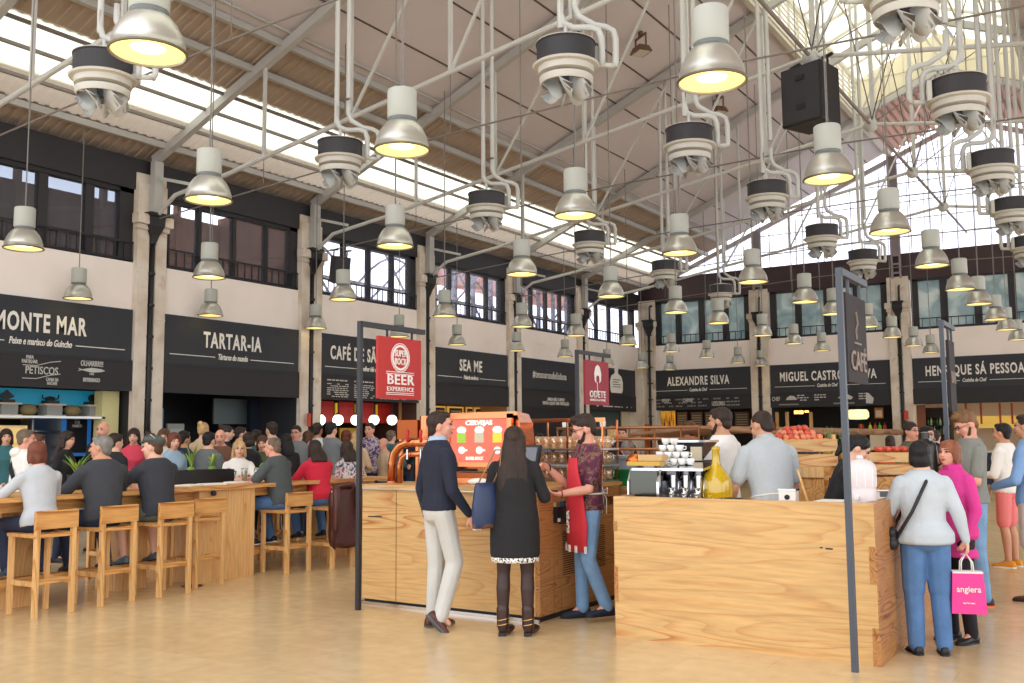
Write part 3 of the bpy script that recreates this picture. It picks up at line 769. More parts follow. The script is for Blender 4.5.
# --- end wall: three chefs
def pz(u0, u1, v0, v1, d, name, mt, label, cat, th=.05, group=None):
    y = YG+d; p, q = at_y(u0, (v0+v1)/2, y), at_y(u1, (v0+v1)/2, y); c = (u0+u1)/2
    z1, z0 = at_y(c, v0, y).z, at_y(c, v1, y).z
    return MB().b2(p.x, q.x, y, y+th, max(z0, 0), z1).build(name, mt, props=(label, cat, group))
GX = [(-16.0+.15, -11.5-.36), (-11.5+.36, -6.7-.36), (-6.7+.36, -1.9-.36), (-1.9+.36, 2.9-.36)]
a0, a1 = GX[0]
e, P, ex, slab = sign_board('back', a0, a1, 'ALEXANDRE SILVA', 'Cozinha de Chef', 2.46, -13.9, 'black sign with chalk menu at the left of the end wall', zs=(4.12, 3.1, 2.6))
for i, (x0, x1) in enumerate(((-15.6,-14.9),(-14.8,-14.0),(-13.9,-13.5),(-13.3,-12.9),(-12.8,-12.3))): chalkrows(e, P, ex, x0, x1, 3.05, 2.68, 3, seed=30+i)
for s_, x_, z_ in (('PEIXE', -15.2, 2.95), ('CARNE', -14.3, 2.95), ('LEGUMES', -13.1, 2.8)): wp(letters(s_, .2, chalk, P(x_, z_, .08), ex, ey3, None, name='chalk_writing', bold=.015), e)
stall('back', a0, a1, M('alex_interior', (66,52,44), .7))
pz(652, 675, 411, 434, .6, 'lit_wine_wall', M('amber_lit', (210,150,50), .4, emit=.5, var=.5, scale=5), 'glowing amber cabinet wall in the first chef stall', 'cabinet')
rnd = random.Random(3)
for i in range(12):
    x_ = at_y(654+i*1.75, 420, YG+.5).x; z_ = 1.9+.3*rnd.random()
    MB().lathe([(.001,0),(.028,.01),(.03,.2),(.014,.28),(.012,.38),(.001,.38)], (x_, YG+.5, z_), 8, True).build('hanging_bottle', M('amber_bottle', (180,120,30), .3, emit=.15) if i % 3 else M('dark_bottle', (50,36,18), .3), smooth=True, props=('amber bottle hanging before the glowing wall of the first chef stall', 'bottle', 'bottles hanging in the first chef stall'))
for i, (u0, u1) in enumerate(((677,687),(691,702),(705,715),(722,732),(735,749))):
    o = pz(u0, u1, 412, 427, .9, 'brown_menu_board', M('brown_menu', (104,86,70), .6), 'brown menu panel inside the first chef stall, %s from its amber cabinet' % ['first','second','third','fourth','fifth'][i], 'menu', group='brown menu panels of the first chef stall')
    p, q = at_y(u0, 420, YG+.88), at_y(u1, 420, YG+.88); Pq = lambda a, z, d=0: V((a, YG+.885, z))
    b = MB(); 
    for k in range(5): b.box(((p.x+q.x)/2, YG+.89, 2.4-.09*k), ((q.x-p.x)*.8, .01, .035))
    wp(b.build('menu_lines', M('menu_lines', (170,150,120), .7)), o)
counter('back', a0, a1, .1, .7, 1.05, 'counter of the first chef stall, end wall left', darkin)
added_strip('back', a0+.4, a1-.4, .5, 2.52, 4, 'added fill light in the ceiling of the first chef stall')
a0, a1 = GX[1]
e, P, ex, slab = sign_board('back', a0, a1, 'MIGUEL CASTRO E SILVA', 'Cozinha de Chef', 3.3, -9.15, 'black sign with chalk drawings in the middle of the end wall', zs=(4.12, 3.1, 2.6))
for i, (x0, x1) in enumerate(((-10.2,-9.8),(-9.6,-9.2),(-8.1,-7.8))): chalkrows(e, P, ex, x0, x1, 3.05, 2.8, 3, seed=50+i, mt=chalk)
wp(letters('CHEF', .2, chalk, P(-10.95, 2.9, .08), ex, ey3, None, name='chalk_writing', bold=.015), e)
b = MB()
for x_ in (-10.4,): b.prism([(-.2,-.02),(.2,-.02),(.16,.05),(.08,.12),(-.05,.13),(-.16,.06)], P(x_, 2.88, .074), ex, ey3, .006)
b.prism([(-.25,0),(.2,-.06),(.26,.02),(.1,.12),(-.1,.1)], P(-8.55, 2.88, .074), ex, ey3, .006)
b.prism([(-.12,-.18),(.1,-.2),(.14,-.02),(-.02,.16),(-.1,.18)], P(-7.75, 2.86, .074), ex, ey3, .006)
wp(b.build('chalk_drawing', chalk), e)
b = MB(); 
for x_ in (-10.5, -8.6): b.box(P(x_, 2.7, .08), (.7, .01, .05))
wp(b.build('chalk_band', M('chalk_dim')), e)
stall('back', a0, a1, M('miguel_interior', (44,42,44), .7))
for i, u in enumerate((771, 778, 788, 812)):
    pz(u-1.6, u+1.6, 412, 486, .35, 'wooden_post', pine_z, 'slim wooden post in the middle chef stall, %s from the left' % ['first','second','third','fourth'][i], 'post', group='wooden posts of the middle chef stall')
for i, u in enumerate((796, 801, 806.5)):
    o = pz(u-2, u+2, 410.5, 414 if i < 2 else 412.5, .5, 'lit_lamp_box', yellow_e, 'small glowing lamp box in the middle chef stall, %s of three' % ['left','middle','right'][i], 'lamp', group='lamp boxes of the middle chef stall')
p = at_y(858, 414, YG+.5)
e = empty('drum_lamp', tuple(p), 0, 'wide cream drum lamp glowing in the middle chef stall', 'lamp')
MB().lathe([(.02,.16),(.3,.15),(.36,.05),(.36,-.1),(.28,-.18),(.02,-.19)], (0,0,0), 20, True).build('lamp_shade', M('cream_shade', (255,232,170), .6, emit=1.2), e, True); MB().cyl((0,0,.15),(0,0,.25),.02,n=8).build('stem', black, e)
e = empty('framed_poster', tuple(at_y(879, 413, YG+.3)), 0, 'orange framed poster right of the drum lamp', 'poster')
MB().box((0,0,0), (.28,.03,.36)).build('frame', M('orange_frame', (190,110,50), .5), e); MB().box((0,-.02,-.02), (.2,.01,.22)).build('print', beige, e)
pz(870, 906, 432, 450, .1, 'white_service_counter', beige, 'pale service counter of the middle chef stall', 'counter')
cols = {'y': (M('yellow_plastic', (210,214,30), .4), 'yellow'), 'g': (M('green_plastic', (96,200,40), .4), 'green'), 'r': (M('red_plastic', (200,60,50), .4), 'red')}
for u, cc in ((868.5,'y'),(873.5,'r'),(878,'g'),(883,'r'),(895,'y'),(900,'g'),(902.5,'y')):
    p = at_y(u, 431, YG-.05)
    e = empty('sauce_bottle', (p.x, YG-.05+.3, 2.02-.03), 0, '%s squeeze sauce bottle on the service counter of the middle chef stall' % cols[cc][1], 'bottle', 'squeeze bottles on the service counter, %s' % cols[cc][1])
    e.location.z = at_y(u, 431.5, YG+.25).z; s_ = 1.15
    MB().lathe([(.001,0),(.05*s_,0),(.05*s_,.16*s_),(.02*s_,.2*s_),(.001,.2*s_)], (0,0,0), 10, True).build('body', cols[cc][0], e, True); MB().cyl((0,0,.19*s_),(0,0,.27*s_),.018*s_,.006*s_,8).build('nozzle', cols[cc][0], e, True)
MB().b2(at_y(866,431,YG+.2).x, at_y(906,431,YG+.2).x, YG+.1, YG+.4, at_y(885,431.6,YG+.25).z-.06, at_y(885,431.6,YG+.25).z).build('bottle_shelf', beige, props=('pale ledge carrying the squeeze bottles', 'shelf'))
added_strip('back', a0+.4, a1-.4, 1.5, 2.5, 3, 'added fill light in the ceiling of the middle chef stall')
counter('back', a0, at_y(866,431,YG+.2).x, .1, .7, 1.05, 'counter of the middle chef stall', darkin)
a0, a1 = GX[2]
e, P, ex, slab = sign_board('back', a0, a1, 'HENRIQUE SÁ PESSOA', 'Cozinha de Chef', 2.9, -4.5, 'black sign with plain lower board at the right of the end wall', zs=(4.12, 3.1, 2.6))
stall('back', a0, a1, M('henrique_interior', (226,204,178), .7))
pz(914, 926, 405, 450, .3, 'wooden_door', M('brown_wood', (120,72,48), .6), 'brown wooden door at the left of the last chef stall', 'door')
for i, u in enumerate((966, 981, 1000, 1012)):
    pz(u-1, u+1, 403, 424, .6, 'red_post', M('red_post', (170,60,40), .5), 'thin red post in the last chef stall, %s from the left' % ['first','second','third','fourth'][i], 'post', group='red posts in the last chef stall')
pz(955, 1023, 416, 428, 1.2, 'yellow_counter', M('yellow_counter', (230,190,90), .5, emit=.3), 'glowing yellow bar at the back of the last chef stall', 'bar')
p = at_y(936, 420, YG+1.0); cabinet('back', p.x, 1.0, 1.0, 1.2, 1.3, M('dark_shelf', (60,46,36), .6), 'bottle_shelf', 'dark bottle shelf in the last chef stall', 'shelf', 3)
for i in range(10):
    for r_ in range(2):
        MB().lathe([(.001,0),(.035,0),(.035,.16),(.014,.2),(.014,.26),(.001,.26)], (p.x-.43+.095*i, YG+.95, 1.61+.3*r_), 8, True).build('wine_bottle', M(['green_glass_b','pale_glass_b','dark_bottle'][(i+r_) % 3], [(60,110,50),(190,200,170),(50,36,18)][(i+r_) % 3], .2), smooth=True, props=('small bottle on the dark shelf of the last chef stall', 'bottle', 'bottles on the dark shelf of the last chef stall'))
counter('back', a0, a1, .1, .7, 1.05, 'counter of the last chef stall', M('navy_counter', (40,48,66), .5))
added_strip('back', a0+.4, a1-.4, .8, 2.52, 14, 'added fill light in the ceiling of the last chef stall')
a0, a1 = GX[3]
sign_board('back', a0, a1, None, None, 1, .5, 'plain black sign at the right end of the end wall', zs=(4.12, 3.1, 2.6)); stall('back', a0, a1, darkin)
# first left bay, mostly outside the frame
a0, a1 = LB[0]; sign_board('left', a0, a1, None, None, 1, 5, 'plain black sign left of the fish stall'); stall('left', a0, a1, darkin)
# small red notices on the piers
for (x, y, z, s_) in ((XW+.2, 16.28, 2.05, 'left'), ):
    MB().box((x+.005, y, z), (.01,.12,.3)).build('fire_notice', M('red_notice', (196,70,50), .6), props=('small red notice on the stone pier right of the tartare stall', 'notice'))
p = at_y(906, 414, YG-.21); MB().box((p.x, YG-.205, 2.25), (.14,.01,.3)).build('fire_notice', M('red_notice'), props=('small red notice on the end wall pier left of the last chef stall', 'notice'))
# ---------------- pendant lamps
shade_o = M('spun_aluminium', (196,194,186), .34, metal=.72, var=.04, scale=3)
ballast = M('lamp_housing', (178,180,172), .45)
glow = M('lamp_glow', (255,226,150), .4, emit=5, ecol=(255,222,140))
inner = M('reflector_inside', (236,200,110), .3, metal=.8)
def pendant(p, label, cable):
    e = empty('pendant_lamp', p, 0, label, 'lamp', 'bell shaped pendant lamps hanging over the hall')
    R_ = .245
    prof = [(R_,0),(R_+.006,.004),(R_+.004,.016),(R_-.008,.02),(.236,.07),(.218,.13),(.188,.19),(.15,.24),(.118,.265),(.118,.262),(.145,.235),(.182,.186),(.21,.128),(.228,.07),(R_-.012,.012),(R_,0)]
    MB().lathe(prof, (0,0,0), 28, False).build('reflector', shade_o, e, True)
    MB().lathe([(R_-.004,-.002),(R_+.009,.002),(R_+.009,.014),(R_-.002,.016)], (0,0,0), 28).build('rim', M('lamp_rim', (120,112,92), .4, metal=.6), e, True)
    MB().lathe([(.001,.262),(.12,.262),(.124,.27),(.124,.292),(.112,.296),(.001,.296)], (0,0,0), 20).build('collar', M('lamp_collar', (110,116,116), .5), e, 'auto')
    MB().lathe([(.001,.29),(.126,.292),(.132,.30),(.132,.53),(.128,.548),(.118,.555),(.001,.556)], (0,0,0), 24).build('ballast_housing', ballast, e, 'auto')
    MB().lathe([(.001,.030),(.06,.032),(.11,.04),(.12,.06),(.001,.08)], (0,0,0), 16).build('bulb', glow, e, True)
    MB().lathe([(.118,.035),(.18,.024),(.236,.014),(.226,.05),(.118,.08)], (0,0,0), 20).build('lens', M('lens_glow', (255,228,146), .3, emit=1.3), e, True)
    c = MB().cyl((0,0,.55), (0,0,.56+1), .007, n=6).cyl((.014,0,.55), (.014,0,.56+1), .004, n=5).build('suspension_cable', cable_m, e); c.location.z = 0
    return e
LAMPS = """148 54
208.5 201
402 151
23.5 249
78 299
209 278
210.5 316
395 247
343 300
315.5 328.5
444.5 316.5
457 345
399 337
575.5 216.6
522 275
611 297
680 254
676 313
718.5 323.5
522 327
516.5 351
576 336
565 357
628 345
607 365
642 368
671.5 352
670 370
707 357.5
738 363
753 282.6
762.6 335.8
761 366
794 344
822 351
834 314.5
868 327
892.5 337.5
914 346
931 352.7
805 302.5
829 180
890 232.7
932 266.4
960.5 290
979 304.5
996 319.8
1007 330
1018 340
712 83"""
pts = []
for l in LAMPS.splitlines():
    u, v = map(float, l.split()); p = at_z(u, v, 4.14)
    if p.y > 33.6: p = at_y(u, v, 33.6)
    pts.append((p, u, v))
# rows run along the hall; columns are x
colx = [-15.6, -12.0, -8.1, -5.35, -2.55]
rown = ['row along the left wall', 'second row from the left wall', 'middle row', 'second row from the right', 'rightmost row']
ordn = ['nearest','second nearest','third nearest','fourth nearest','fifth','sixth','seventh','eighth','ninth','tenth','eleventh','twelfth']
cols = {i: [] for i in range(5)}
for q in pts: cols[min(range(5), key=lambda i: abs(colx[i]-q[0].x))].append(q)
proto = None
for ci, lst in cols.items():
    lst.sort(key=lambda q: q[0].y)
    for k, (p, u, v) in enumerate(lst):
        lab = '%s aluminium bell lamp with grey housing in the %s' % (ordn[k], rown[ci])
        top = (zr(p.x)+.1) if not (-6.7 < p.x < -2.1) else (zr(p.x) if p.y < 29 else zr(p.x))
        L = top-(p.z+.55)
        if proto is None: e = proto = pendant(p, lab, L)
        else:
            e = copy_tree(proto); e.location = p; e['label'] = lab
        for ch in e.children:
            if ch.name.startswith('suspension_cable'): ch.scale = (1,1,L); ch.location.z = .55*(1-L)
# ---------------- ring shaped fan heaters
coil = M('fan_coil', (54,52,56), .55, bump=.3, bscale=60)
cream_m = M('fan_cream', (200,197,188), .5, var=.03)
bladem = M('fan_blade', (190,192,190), .4)
def fan(p, label):
    e = empty('fan_heater', p, 0, label, 'fan heater', 'round fan heaters hanging from the trusses')
    MB().lathe([(.001,.06),(.3,.06),(.3,.27),(.31,.275),(.31,.285),(.001,.29)], (0,0,0), 28).build('coil_housing', coil, e, 'auto')
    MB().lathe([(.001,.29),(.305,.286),(.31,.295),(.12,.34),(.001,.34)], (0,0,0), 28).build('lid', cream_m, e, 'auto')
    MB().lathe([(.001,.055),(.33,.06),(.345,.05),(.335,.03),(.29,.02),(.285,-.04),(.23,-.055),(.001,-.055)], (0,0,0), 28).build('flange', cream_m, e, 'auto')
    MB().lathe([(.262,-.075),(.275,-.08),(.272,-.13),(.262,-.15),(.252,-.15),(.255,-.08),(.262,-.075)], (0,0,0), 28).build('air_ring', cream_m, e, 'auto')
    MB().lathe([(.001,-.05),(.07,-.05),(.07,-.13),(.05,-.16),(.001,-.17)], (0,0,0), 16).build('hub', M('fan_hub', (70,74,84), .5), e, 'auto')
    for k in range(6):
        a = k*PI/3+.3; R = Matrix.Rotation(a, 3, 'Z'); b = MB()
        rows = []
        for t in range(7):
            f_ = t/6; r_ = .05+.20*f_; zb = -.15-.19*math.sin(PI*(.25+.6*f_)); tw = .03+.05*f_
            rows.append([R @ V((r_, -tw, -.09)), R @ V((r_, -tw*.2, (zb-.09)/2)), R @ V((r_, tw*1.3, zb)), R @ V((r_+.004, tw*1.3+.008, zb)), R @ V((r_, -tw*.2+.01, (zb-.09)/2)), R @ V((r_, -tw+.01, -.09))])
        b.loft(rows); b.build('blade', bladem, e, True)
    g = MB().box((.31,.1,.16), (.05,.12,.24)); g.build('junction_box', cream_m, e)
    MB().cyl((-.05,0,.7),(-.05,0,1.7),.035,n=8).build('riser', whitepipe, e, True); MB().cyl((.1,.05,.8),(.1,.05,1.8),.035,n=8).build('riser', whitepipe, e, True)
    b = MB().tube([(-.05,0,.8), (-.05,0,.62), (-.02,0,.52), (.08,0,.47), (.26,0,.47), (.34,0,.44), (.37,0,.36), (.37,0,.15), (.37,0,.06)], .035, 8); b.cyl((.3,0,.07),(.5,.05,.07),.03,n=8)
    b.build('supply_pipe', whitepipe, e, True)
    b = MB().tube([(.1,.05,.9), (.1,.05,.72), (.14,.05,.62), (.3,.05,.52), (.42,.06,.5), (.5,.07,.46), (.52,.07,.38), (.52,.07,.12), (.5,.05,.06)], .035, 8)
    b.build('return_pipe', whitepipe, e, True)
    MB().cyl((0,0,.33),(0,0,.5),.02,n=8).build('hanger', whitepipe, e)
    return e
H = [(103,83),(340,163),(486.5,211),(589.5,247),(665,274),(721,296),(566,71),(689.5,150),(767,201),(822,241),(863,264),(905,3),(958.5,105),(992,173),(1012,216),(1029,251)]
hl = ['nearest fan heater of the left row, over the nearest shop signs','second fan heater of the left row','third fan heater of the left row','fourth fan heater of the left row','fifth fan heater of the left row','farthest fan heater of the left row',
 'nearest fan heater of the middle row','second fan heater of the middle row','third fan heater of the middle row','fourth fan heater of the middle row','farthest fan heater of the middle row',
 'fan heater of the right row cut by the top edge of the picture','second fan heater of the right row','third fan heater of the right row','fourth fan heater of the right row','farthest fan heater of the right row, at the right edge']
fp = None
for i, ((u, v), lab) in enumerate(zip(H, hl)):
    p = at_z(u, v, 5.42)
    if fp is None: e = fp = fan(p, lab)
    else: e = copy_tree(fp); e.location = p; e['label'] = lab
    e.rotation_euler.z = .57 if i < 11 else .57+PI*.9
    e.scale = (1.02,1.02,1)
    top = zr(p.x)-(p.z)
    for ch in e.children:
        if ch.name.startswith('riser'):
            k_ = top-.85; ch.scale = (1,1,k_); ch.location.z = .75*(1-k_)
# ---------------- loudspeakers
def speaker(p, rz, size, label, tilt=0):
    e = empty('loudspeaker', p, rz, label, 'loudspeaker'); w_, d_, h_ = size
    b = MB().loft([[V((-w_/2,-d_/2,z)), V((w_/2,-d_/2,z)), V((w_/2*.8,d_/2,z)), V((-w_/2*.8,d_/2,z))] for z in (0, h_)])
    bd = b.build('cabinet', black, e); beveled(bd, .015)
    MB().box((0,-d_/2-.008,h_/2), (w_*.92,.02,h_*.94)).build('grille', M('speaker_grille', (58,56,60), .8, bump=.3, bscale=120), e)
    for z in (.28, .78):
        MB().box((0,-d_/2-.022,h_*z), (w_*.22,.02,h_*.09)).build('badge', black, e)
    for s_ in (-1,1):
        b = MB().bar((s_*w_*.4,0,h_), (s_*w_*.4,0,h_+.12), .03); b.bar((s_*w_*.4-.1,0,h_+.13), (s_*w_*.4+.1,0,h_+.16), .05, .04); b.build('bracket', black, e)
    return e
e = speaker((-4.38, 16.2, 6.78), math.radians(-18), (.78,.66,1.0), 'large black loudspeaker hanging from the roof truss')
e = speaker((XW+.62, 16.75, 5.25), math.radians(62), (.4,.42,.62), 'small black loudspeaker on the pier left of the steak cafe windows'); e.rotation_euler.x = .25
MB().bar((XW+.2,16.5,5.9),(XW+.55,16.75,5.6),.04).build('arm', black, wp(empty('x'),e) if False else None) if False else None
# ---------------- floodlights on the ceiling
for (x, y), t in (((-8.74,18.8), 'nearer'), ((-8.77,23.5), 'farther')):
    e = empty('floodlight', (x, y, zr(x)-.28), -.6, '%s bronze floodlight under the pink ceiling panels' % t, 'floodlight', 'floodlights on the ceiling')
    bz = M('bronze', (110,80,60), .5)
    MB().box((0,0,0), (.42,.34,.14), taper=.7).build('housing', bz, e); MB().box((0,0,-.075), (.34,.26,.02)).build('lens', M('lens', (210,205,190), .2), e)
    b = MB(); b.bar((-.22,0,0),(-.22,0,.3),.03); b.bar((.22,0,0),(.22,0,.3),.03); b.bar((-.22,0,.3),(.22,0,.3),.04); b.bar((0,0,.3),(0,0,.42),.08); b.build('bracket', bz, e)
# ---------------- hanging kiosk signs on poles
polem = M('pole_grey', (74,80,90), .45)
def pole_sign(base, h, arm, w0, w1, z0, z1, mt, label, pm=polem):
    """pole with an arm along ARM (unit vector) and a board hanging from it between w0 and w1"""
    e = empty('pole_sign', base, 0, label, 'sign'); A = V(arm).normalized()
    b = MB().bar((0,0,0),(0,0,h),.042,.042,(1,0,0)); b.build('pole', pm, e)
    MB().bar((0,0,h-.025), A*(w1+.06)+V((0,0,h-.025)), .05, .05).build('arm', pm, e)
    for t in (.22, .8):
        q = A*(w0+(w1-w0)*t); MB().cyl(q+V((0,0,z1-.01)), q+V((0,0,h-.04)), .014, n=6).build('hanger', pm, e)
    B = MB(); c = A*((w0+w1)/2)+V((0,0,(z0+z1)/2)); n = A.cross(V((0,0,1)))
    B.bar(A*w0+V((0,0,(z0+z1)/2)), A*w1+V((0,0,(z0+z1)/2)), .03, z1-z0); B.build('board', mt, e)
    return e, A, n
redb = M('beer_red', (186,44,40), .55)
e, A, n = pole_sign((-6.32, 7.07, 0), 2.74, (1,0,0), .25, .93, 2.0, 2.62, redb, 'bright red beer sign with round white emblem hanging from a dark pole', M('pole_dark', (44,44,50), .45))
X_ = V((1,0,0)); Zp = V((0,0,1)); yo = -.017
wl = M('sign_white', (245,240,236), .6)
def ringm(c, r0, r1, nm):
    b = MB(); outer = [V((c[0]+r1*math.cos(a), yo, c[1]+r1*math.sin(a))) for a in [i*PI/16 for i in range(32)]]
    b.lathe([(r0,-.002),(r1,-.002),(r1,.002),(r0,.002),(r0,-.002)], (c[0], yo, c[1]), 32, False, Matrix.Rotation(PI/2, 3, 'X'))
    return b.build(nm, wl, e)
ringm((.59, 2.42), .14, .148, 'logo_ring'); ringm((.59, 2.42), .108, .13, 'logo_ring')
letters('SUPER\nBOCK', .096, wl, (.59, yo, 2.418), X_, Zp, e, width=.19, bold=.008, spacing=1.08)
letters('BEER', .14, wl, (.59, yo, 2.19), X_, Zp, e, width=.42, bold=.012, spacing=1.1)
letters('EXPERIENCE', .062, wl, (.59, yo, 2.098), X_, Zp, e, width=.42, bold=0, spacing=1.1)
for z in (2.272, 2.252, 2.062, 2.045): MB().box((.59, yo, z), (.44,.004,.006)).build('rule', wl, e)
e.rotation_euler.z = PI/2
e, A, n = pole_sign((-6.27, 11.28, 0), 2.76, (1,0,0), .2, .88, 2.04, 2.64, M('odete_red', (150,30,48), .5, emit=.05), 'dark red sign with a white goblet hanging from a farther pole', M('pole_dark'))
c = .54
b = MB(); b.prism([(-.09,.0),(-.1,.1),(-.06,.19),(0,.22),(.06,.19),(.1,.1),(.09,0),(.045,-.03),(.05,.04),(.03,.07),(-.03,.07),(-.05,.04),(-.045,-.03)], (c, yo-.004, 2.37), X_, Zp, .004); b.build('goblet_logo', wl, e)
MB().box((c, yo, 2.28),(.012,.004,.14)).build('goblet_logo', wl, e)
letters('ODETE', .13, wl, (c, yo, 2.18), X_, Zp, e, width=.46, bold=.01, spacing=1.15); letters('BARISTA & WINE', .045, wl, (c, yo, 2.105), X_, Zp, e, width=.44, bold=0)
e.rotation_euler.z = PI/2
slate = M('slate_board', (48,40,42), .75, var=.15, scale=6)
e, A, n = pole_sign((-1.75, 6.97, 0), 2.78, (0,1,0), .1, .68, 1.98, 2.62, slate, 'dark CAFÉ sign seen at a slant on the pole before the wooden kiosk')
gold = M('pale_gold', (150,134,124), .7)
letters('CAFÉ', .2, gold, (-.0, .39, 2.13), (0,1,0), Zp, e, width=.44, bold=.01).location.x = .018
b = MB(); b.tube([(.02,.36,2.3),(.02,.34,2.36),(.02,.4,2.42),(.02,.36,2.5)], .008, 5); b.box((.02,.39,2.27),(.006,.2,.012)); b.build('cup_logo', gold, e)
q = at_z(941, 322, 2.76)
e, A, n = pole_sign((q.x, q.y, 0), 2.78, (0,1,0), .3, .66, 1.85, 2.6, slate, 'farther dark hanging sign on a pole before the last chef stall')
letters('BAR', .18, gold, (.018, .48, 2.2), (0,1,0), Zp, e, width=.28, bold=.01)
q = at_z(770.5, 372, 2.76)
# white slim pole behind the beer stand
for u, t in ((299.5*0+596, 'white slim pole'),):
    q = at_z(u, 407, 2.0); 
steelpl = M('plated_steel', (200,200,200), .18, metal=1)
# ---------------- bar stools
def stool():
    e = empty('bar_stool', (0,0,0)); W_, D_ = .40, .47     # back at +x
    lw = .042
    for sy in (-1, 1):
        b = MB().bar((D_/2-.03, sy*(W_/2-.02), 0), (D_/2-.03, sy*(W_/2-.02), .93), lw, .05, (1,0,0)); beveled(b.build('leg', pine_z, e), .004)
        b = MB().bar((-D_/2+.03, sy*(W_/2-.02), 0), (-D_/2+.03, sy*(W_/2-.02), .72), lw, .05, (1,0,0)); beveled(b.build('leg', pine_z, e), .004)
    beveled(MB().box((-.01,0,.735), (D_,W_+.02,.035)).build('seat', pine_y, e), .005)
    beveled(MB().box((D_/2-.018,0,.88), (.035,W_+.03,.17)).build('backrest', pine_y, e), .005)
    for z in (.30,):
        MB().box((D_/2-.03,0,z+.02), (.025,W_-.05,.045)).build('stretcher', pine_y, e); MB().box((-D_/2+.03,0,z-.03), (.03,W_-.05,.045)).build('stretcher', pine_y, e)
    for sy in (-1,1): MB().box((0,sy*(W_/2-.02),z), (D_-.08,.025,.045)).build('stretcher', pine_z, e)
    return e
SP = [(-8.785,5.41,0,'pine bar stool under the woman in the light grey sweater'),(-8.83,6.10,0.03,'pine bar stool under the man in the charcoal jacket'),
      (-8.76,6.73,0,'pine bar stool under the man in the flat cap'),(-8.95,7.33,0.02,'empty pine bar stool right of the man in the flat cap'),
      (-8.9,8.64,0,'pine bar stool under the man in the dark grey T-shirt'),(-8.74,9.25,0,'pine bar stool with a brown leather jacket over its back')]
sp = None
for x, y, a, lab in SP:
    if sp is None: e = sp = stool()
    else: e = copy_tree(sp)
    e.location = (x, y, 0); e.rotation_euler.z = a; tag(e, lab, 'stool', 'pine bar stools along the tasting bar')
for x, y, lab in ((-10.25, 7.2, 'pine bar stool on the far side of the bar, behind the empty one'), (-10.35, 9.14, 'pine bar stool under the blonde woman in white'),(-10.4,9.85,'pine bar stool under the woman in green'),(-10.3,5.2,'pine bar stool at the far side of the bar, far left'),(-9.0, 9.95,'pine bar stool under the woman with the patterned blouse')):
    e = copy_tree(sp); e.location = (x, y, 0); e.rotation_euler.z = PI if x < -10 else 0; tag(e, lab, 'stool', 'pine bar stools along the tasting bar')
# brown leather jacket over the stool back
lea = M('brown_leather', (84,44,38), .4, bump=.4, bscale=12)
e = empty('leather_jacket', (-8.49,9.27,.3), 0, 'brown leather jacket hanging over the back of a bar stool', 'jacket')
b = MB(); rings = []
for k in range(12):
    t = k/11; z = .70-.72*t; w_ = .21+.05*math.sin(t*PI)+.02*math.sin(9*t)
    rings.append([V((-.03+.035*math.sin(6*a_+t*3)*t+(.02+.03*t), w_*math.sin(a_*PI-PI/2), z-.04*abs(math.cos(a_*PI*2))*(t > .9))) for a_ in [i/10 for i in range(11)]] + [V((-.07-.0*t, w_*math.sin(a_*PI-PI/2), z)) for a_ in [1-i/10 for i in range(11)]])
b.loft(rings); b.build('body', lea, e, True)
b = MB(); b.capsule((.02,-.2,.66),(.04,-.24,.2),.055,.045); b.build('sleeve', lea, e, True); b = MB(); b.capsule((.02,.2,.66),(.05,.22,.16),.055,.045); b.build('sleeve', lea, e, True)
MB().tube([(-.08,-.16,.7),(.03,-.08,.73),(.03,.08,.73),(-.08,.16,.7)], .03, 8).build('collar', lea, e, True)
# ---------------- tasting bar (long table)
e = empty('bar_table', (-9.5, 6.5, 0), 0, 'long pine bar table along the left side of the hall', 'table')
def eb(x0,x1,y0,y1,z0,z1,nm,mt): return wp(MB().b2(x0,x1,y0,y1,z0,z1).build(nm, mt), e)
eb(-10.05,-8.93,2.8,10.6,1.035,1.08,'tabletop',pine_y)
for y0_, y1_ in ((7.4,8.22),(3.2,4.2)): eb(-9.95,-9.0,y0_,y1_,0,1.035,'end_block',pine_z)
for y0_ in (5.3,6.6,9.9): eb(-9.7,-9.3,y0_,y0_+.35,0,1.035,'pedestal',pine_z)
eb(-9.2,-9.1,3,10.5,.93,1.035,'apron',pine_y); eb(-9.9,-9.8,3,10.5,.93,1.035,'apron',pine_y)
eb(-9.28,-9.16,4.2,10.5,.22,.3,'foot_rail',pine_y)
o = MB().cyl((-8.96,7.55,1.0),(-8.925,7.55,1.0),.03,n=12); wp(o.build('cable_port', black), e)
# black planter trough and tray items on the bar
e = empty('planter_box', (-9.75, 7.7, 1.08), 0, 'long black planter box with green plants on the bar table', 'planter')
MB().b2(-.12,.12,-.9,.75,0,.16).build('trough', black, e)
MB().tube([(.0,.75,.0),(0,.86,.05),(0,.88,.12),(0,.75,.165)], .012, 6).build('chrome_end', steelpl, e, True)
MB().b2(-.1,.1,-.88,.72,.15,.165).build('soil', M('soil', (50,36,26), .95), e)
leafm = M('leaf_green', (110,150,60), .5, var=.25, scale=6); leafy = M('leaf_yellow', (190,200,90), .5)
def spiky(name, loc, n_, h, r_, label, seed):
    rnd = random.Random(seed); e = empty(name, loc, 0, label, 'plant', 'leafy plants in black planters on the bar')
    for i in range(n_):
        a = rnd.random()*2*PI; L = h*rnd.uniform(.6,1); out = r_*rnd.uniform(.3,1); w_ = .022; b = MB(); d = V((math.cos(a),math.sin(a),0)); s_ = V((-d.y,d.x,0)); rings = []
        for k in range(6):
            t = k/5; c = d*(out*t*t)+V((0,0,L*t)); ww = w_*math.sin(PI*min(.98,.15+.85*t)); rings.append([c-s_*ww, c+d*.003, c+s_*ww, c-d*.003])
        b.loft(rings); b.build('leaf', leafm if i % 4 else leafy, e, True)
    MB().ball((0,0,.01),(.05,.05,.03)).build('crown', leafm, e, True)
    return e
